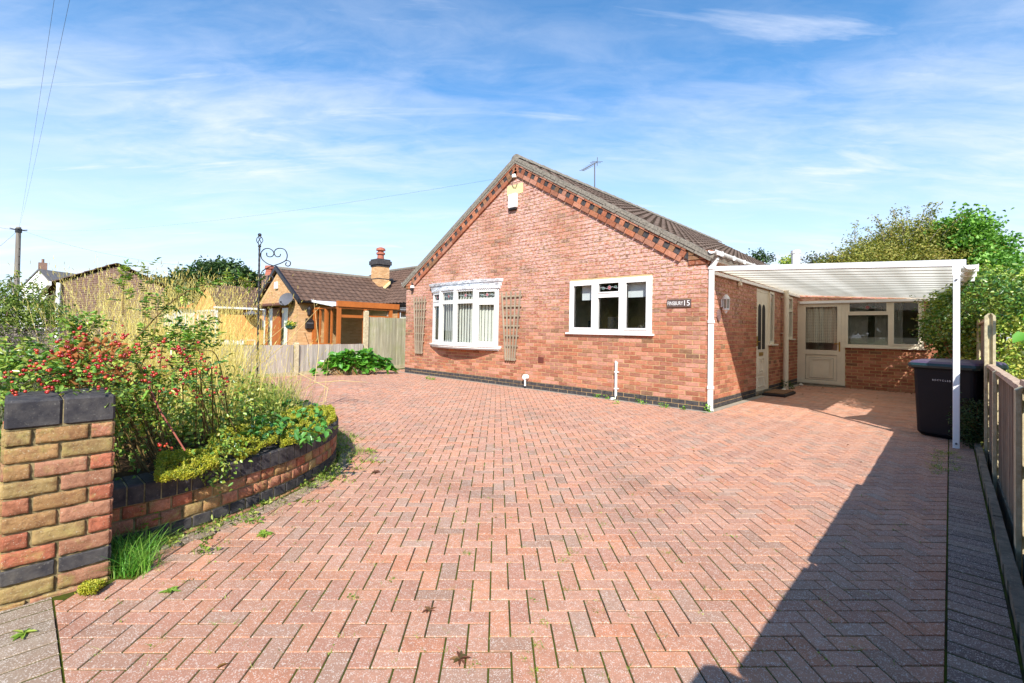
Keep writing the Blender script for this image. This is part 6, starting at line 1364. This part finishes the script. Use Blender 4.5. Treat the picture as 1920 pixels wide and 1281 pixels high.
tree('distant_tree', 'sparse reddish tree tip right of the white flue', 'tree', tuple(at(1520, 640, 30)), [(tuple(at(1518, 484, 30)), (.45, .45, .4)), (tuple(at(1545, 490, 30)), (.7, .6, .35))], 46, 10, (.16, .16, .14), .18, .09, [(104, 88, 66), (84, 104, 60), (70, 92, 56)], trunk_r=.08, limbs=8)

tree('background_hedge', 'deep green hedge filling the gap beyond the right hand garden', 'hedge', (7, 9, 0), [((6.2, 6.5, 1.3), (1.3, 2.6, 1.3)), ((7.5, 11, 1.5), (1.6, 3.0, 1.5)), ((5.2, 3.0, 1.0), (.9, 1.6, 1.0))], 420, 22, (.2, .2, .18), .13, .08, YG+[(96, 130, 54), (84, 116, 48)], trunk_r=.08, limbs=8, inner=.3)
# ---- weeds on the ground (beyond counting)
def tuft(P, n, H, spread, lean, pal_, w=.004):
    k = len(P)*n; Q = np.repeat(P, n, 0); Q[:, :2] += rng.normal(0, spread, (k, 2)); h = H*rnd(k, .5, 1.1); return blades(Q, h, rng.normal(0, lean, (k, 2))*h[:, None], rnd(k, w*.7, w*1.3), pick(pal_, k), 4)
WG = [(108, 140, 48), (134, 162, 60), (160, 176, 76), (88, 116, 42), (184, 184, 104)]
foot = []
for i in range(130):
    s = random.choice((.3, .55, .9, 1.3, 1.7, 2.1, 2.35, 2.7, 3.0))+random.gauss(0, .1); s = max(.05, s); p, nn = wp(s); dd = random.uniform(.015, .15) if random.random() < .7 else random.uniform(.05, .36); foot.append((p[0]+SG*nn[0]*dd, p[1]+SG*nn[1]*dd, 0))
foot = np.array(foot); parts = [tuft(foot, 9, .055, .02, .8, WG)]
fl2 = foot[rng.integers(0, len(foot), 110)]+np.array([0, 0, .02]); parts.append(cluster_leaves(fl2, 7, (.03, .03, .012), .03, .018, WG, 1))
e2 = []
for i in range(46): p, nn = wp(random.uniform(1.4, 3.6)); dd = random.uniform(.02, .22); e2.append((p[0]+SG*nn[0]*dd, p[1]+SG*nn[1]*dd, 0))
parts.append(tuft(np.array(e2), 16, .11, .03, .7, WG[:3], .004))
V, Fc, C = join(parts); o = npmesh('wall_foot_weeds', V, Fc, C, 'leaf', None, (-.6, -6.2, 0)); tag(o, 'grass and weeds along the foot of the curved wall', 'weeds', None, 'stuff')
P = np.array([list(ground(x, y)) for x, y in zip(rnd(26, 212, 285), rnd(26, 1030, 1085))]); V, Fc, C = join([tuft(P, 22, .17, .02, .55, [(92, 150, 46), (116, 172, 60), (74, 126, 40), (150, 186, 84)], .0045)]); o = npmesh('grass_tuft', V, Fc, C, 'leaf', None, tuple(P.mean(0))); tag(o, 'lush green grass tuft in the corner between pillar and curved wall', 'grass')
b = ground(262, 1020); P = np.array([[b.x+.02*math.sin(i*2.1), b.y+.03*math.cos(i*1.7), .03+.012*i] for i in range(20)]); V, Fc, C = cluster_leaves(P, 7, (.035, .035, .01), .05, .016, [(132, 160, 66), (160, 178, 84), (110, 138, 54)], .5); o = npmesh('tall_weed', V, Fc, C, 'leaf', None, tuple(b)); tag(o, 'upright feathery weed growing in front of the curved wall near the pillar', 'weed')
jw = []
for i in range(1100):     # moss and seedlings in the joints, on the paver lattice
    x = random.uniform(-2.5, 2.7); y = random.uniform(-7.3, -2.5)
    if random.random() > math.exp(-((y+6.6)/2.2)**2)*1.0+.12: continue
    if inside_bed(x, y) or wall_dist(x, y) < .2: continue
    u, v = ((x+3)+(y+3))*r2, (-(x+3)+(y+3))*r2
    if random.random() < .5: u = round(u/CE)*CE
    else: v = round(v/CE)*CE
    jw.append((-3+(u-v)*r2, -3+(u+v)*r2, 0))
for x, y in ((885, 1250), (990, 1240), (1010, 1170), (1120, 1150), (1090, 1010), (1240, 960), (870, 1040), (1075, 1040), (1010, 1215), (1250, 1040), (1130, 985), (1060, 1055), (300, 1060), (1000, 1270), (665, 1125)): 
    g_ = ground(x, y); jw += [(g_.x+random.gauss(0, .012), g_.y+random.gauss(0, .012), 0) for _ in range(4)]
jw = np.array(jw); V, Fc, C = join([tuft(jw, 6, .020, .010, 1.0, WG, .003), cluster_leaves(jw[::3]+np.array([0, 0, .006]), 4, (.012, .012, .002), .014, .008, WG, 1)]); o = npmesh('joint_weeds', V, Fc, C, 'leaf', None, (0, -6, 0)); tag(o, 'tiny weeds and moss in the joints of the driveway', 'weeds', None, 'stuff')
def rosette(name, label, x, y, L, n, pal_):
    b = ground(x, y); a = np.linspace(0, 6.28, n, endpoint=False)+rnd(n, -.2, .2); A = np.stack([np.cos(a), np.sin(a), rnd(n, .1, .45)], 1); P = np.tile(np.array([b.x, b.y, .008]), (n, 1)); V, Fc, C = leaves(P, A, np.tile([0, 0, 1.], (n, 1))+rng.normal(0, .15, (n, 3)), L*.78*rnd(n, .45, 1.15), L*.78*rnd(n, .22, .42), pick(pal_, n)); o = npmesh(name, V, Fc, C, 'leaf', None, tuple(b)); tag(o, label, 'weed')
BRW = [(112, 74, 56), (130, 96, 62), (96, 84, 50)]
rosette('weed_rosette', 'reddish brown rosette weed at the bottom edge below the middle of the drive', 862, 1240, .055, 9, BRW); rosette('weed_rosette', 'reddish brown rosette weed further up left of the drive centre', 803, 1148, .045, 8, BRW); rosette('weed_rosette', 'green dandelion rosette on the paving right of the pillar foot', 318, 1112, .06, 10, WG[:2]); rosette('weed_rosette', 'green dandelion rosette beside the weeds of the curved wall', 495, 1005, .08, 14, WG[:3]); rosette('weed_rosette', 'green weed on the grey edging at the bottom left corner', 45, 1192, .06, 8, WG[:3]); rosette('weed_rosette', 'brown weed rosette on the drive right of the curved wall end', 703, 888, .07, 9, BRW)
pw = [ground(x, y+4) for x, y in ((1119, 742), (1137, 745), (1145, 742), (1195, 752), (1207, 755), (1240, 760), (1250, 762), (1282, 766), (806, 708), (800, 707), (812, 709), (1155, 754))]; P = np.array([[p.x, p.y, .03] for p in pw]); V, Fc, C = cluster_leaves(np.repeat(P, 4, 0), 7, (.03, .015, .03), .03, .022, [(120, 168, 54), (96, 146, 46), (150, 184, 76)], .7); o = npmesh('plinth_weeds', V, Fc, C, 'leaf', None, tuple(P[0])); tag(o, 'small bright weeds along the foot of the gable wall', 'weeds', None, 'stuff')
P = np.array([[.06, -.02, .03], [.05, .03, .06], [.1, -.03, .04], [.03, -.05, .08]]); V, Fc, C = cluster_leaves(P, 9, (.025, .025, .03), .045, .025, [(136, 190, 66), (110, 160, 54)], .7); o = npmesh('corner_weed', V, Fc, C, 'leaf', None, (.06, 0, 0)); tag(o, 'bright green weed at the foot of the downpipe', 'weed')
P = np.array([list(ground(x, y)) for x, y in zip(rnd(34, 1748, 1800), rnd(34, 845, 890))]); V, Fc, C = join([tuft(P, 12, .05, .02, 1.1, WG, .004)]); o = npmesh('grass_tuft', V, Fc, C, 'leaf', None, tuple(P.mean(0))); tag(o, 'sprawling grass tuft in the shade at the foot of the carport post', 'grass')
P = np.array([[.12+.05*math.sin(i), 4.6+.12*math.cos(i*2), .03+.05*(i % 3)] for i in range(14)]); V, Fc, C = cluster_leaves(P, 8, (.05, .06, .05), .05, .03, [(58, 84, 44), (80, 104, 52)], .7); o = npmesh('pipe_weed', V, Fc, C, 'leaf', None, (.12, 4.6, 0)); tag(o, 'dark weed growing round the foot of the soil pipe', 'weed')

# ================================================================== THE STREET BEHIND THE VIEWPOINT (mirrored in the windows)
mb = MB(); mb.face([(-60, -16, -.12), (60, -16, -.12), (60, -9.6, -.12), (-60, -9.6, -.12)]); o = mb.build('road', 'concrete'); tag(o, kind='structure')
STR = [(78, 104, 50), (92, 118, 58), (108, 134, 66), (66, 90, 46)]
for i, (x, y, h, lab) in enumerate(((-22, -24, 5.2, 'leftmost'), (-14, -22, 6.4, 'second'), (-6, -21, 5.4, 'third'), (1.5, -22, 6.6, 'fourth'), (8, -21, 5.6, 'rightmost'))):
    tree('street_tree', 'broad tree across the road behind the viewpoint, %s of five' % lab, 'tree', (x, y, -.1), [((x, y, h*.55), (4.3, 2.2, h*.48)), ((x+2, y+.6, h*.35), (3.2, 1.8, h*.34))], 260, 13, (.45, .4, .38), .6, .45, STR, 'trees across the road', trunk_r=.25, inner=.2)

P = np.array([[random.gauss(.5, .3), random.gauss(5.7, .25), .012] for _ in range(30)]+[[random.gauss(2.3, .5), 6.0-abs(random.gauss(0, .12)), .012] for _ in range(30)]+[[random.uniform(.2, 2.6), random.uniform(2.5, 5.9), .012] for _ in range(16)]+[[random.uniform(-2.5, 2.6), random.uniform(-7, -1), .012] for _ in range(14)])
P = P[(P[:, 0] > .16) | (P[:, 1] < -.2)]; n = len(P); V, Fc, C = leaves(P, sphdir(n)*np.array([1, 1, .25]), np.array([0, 0, 1.])+rng.normal(0, .4, (n, 3)), rnd(n, .02, .045), rnd(n, .012, .026), pick([(140, 104, 62), (116, 82, 54), (168, 140, 80), (96, 72, 50)], n), .3); o = npmesh('leaf_litter', V, Fc, C, 'straw', None, (1, 3, 0)); tag(o, 'scattered dry brown leaves on the driveway and under the carport', 'leaves', None, 'stuff')
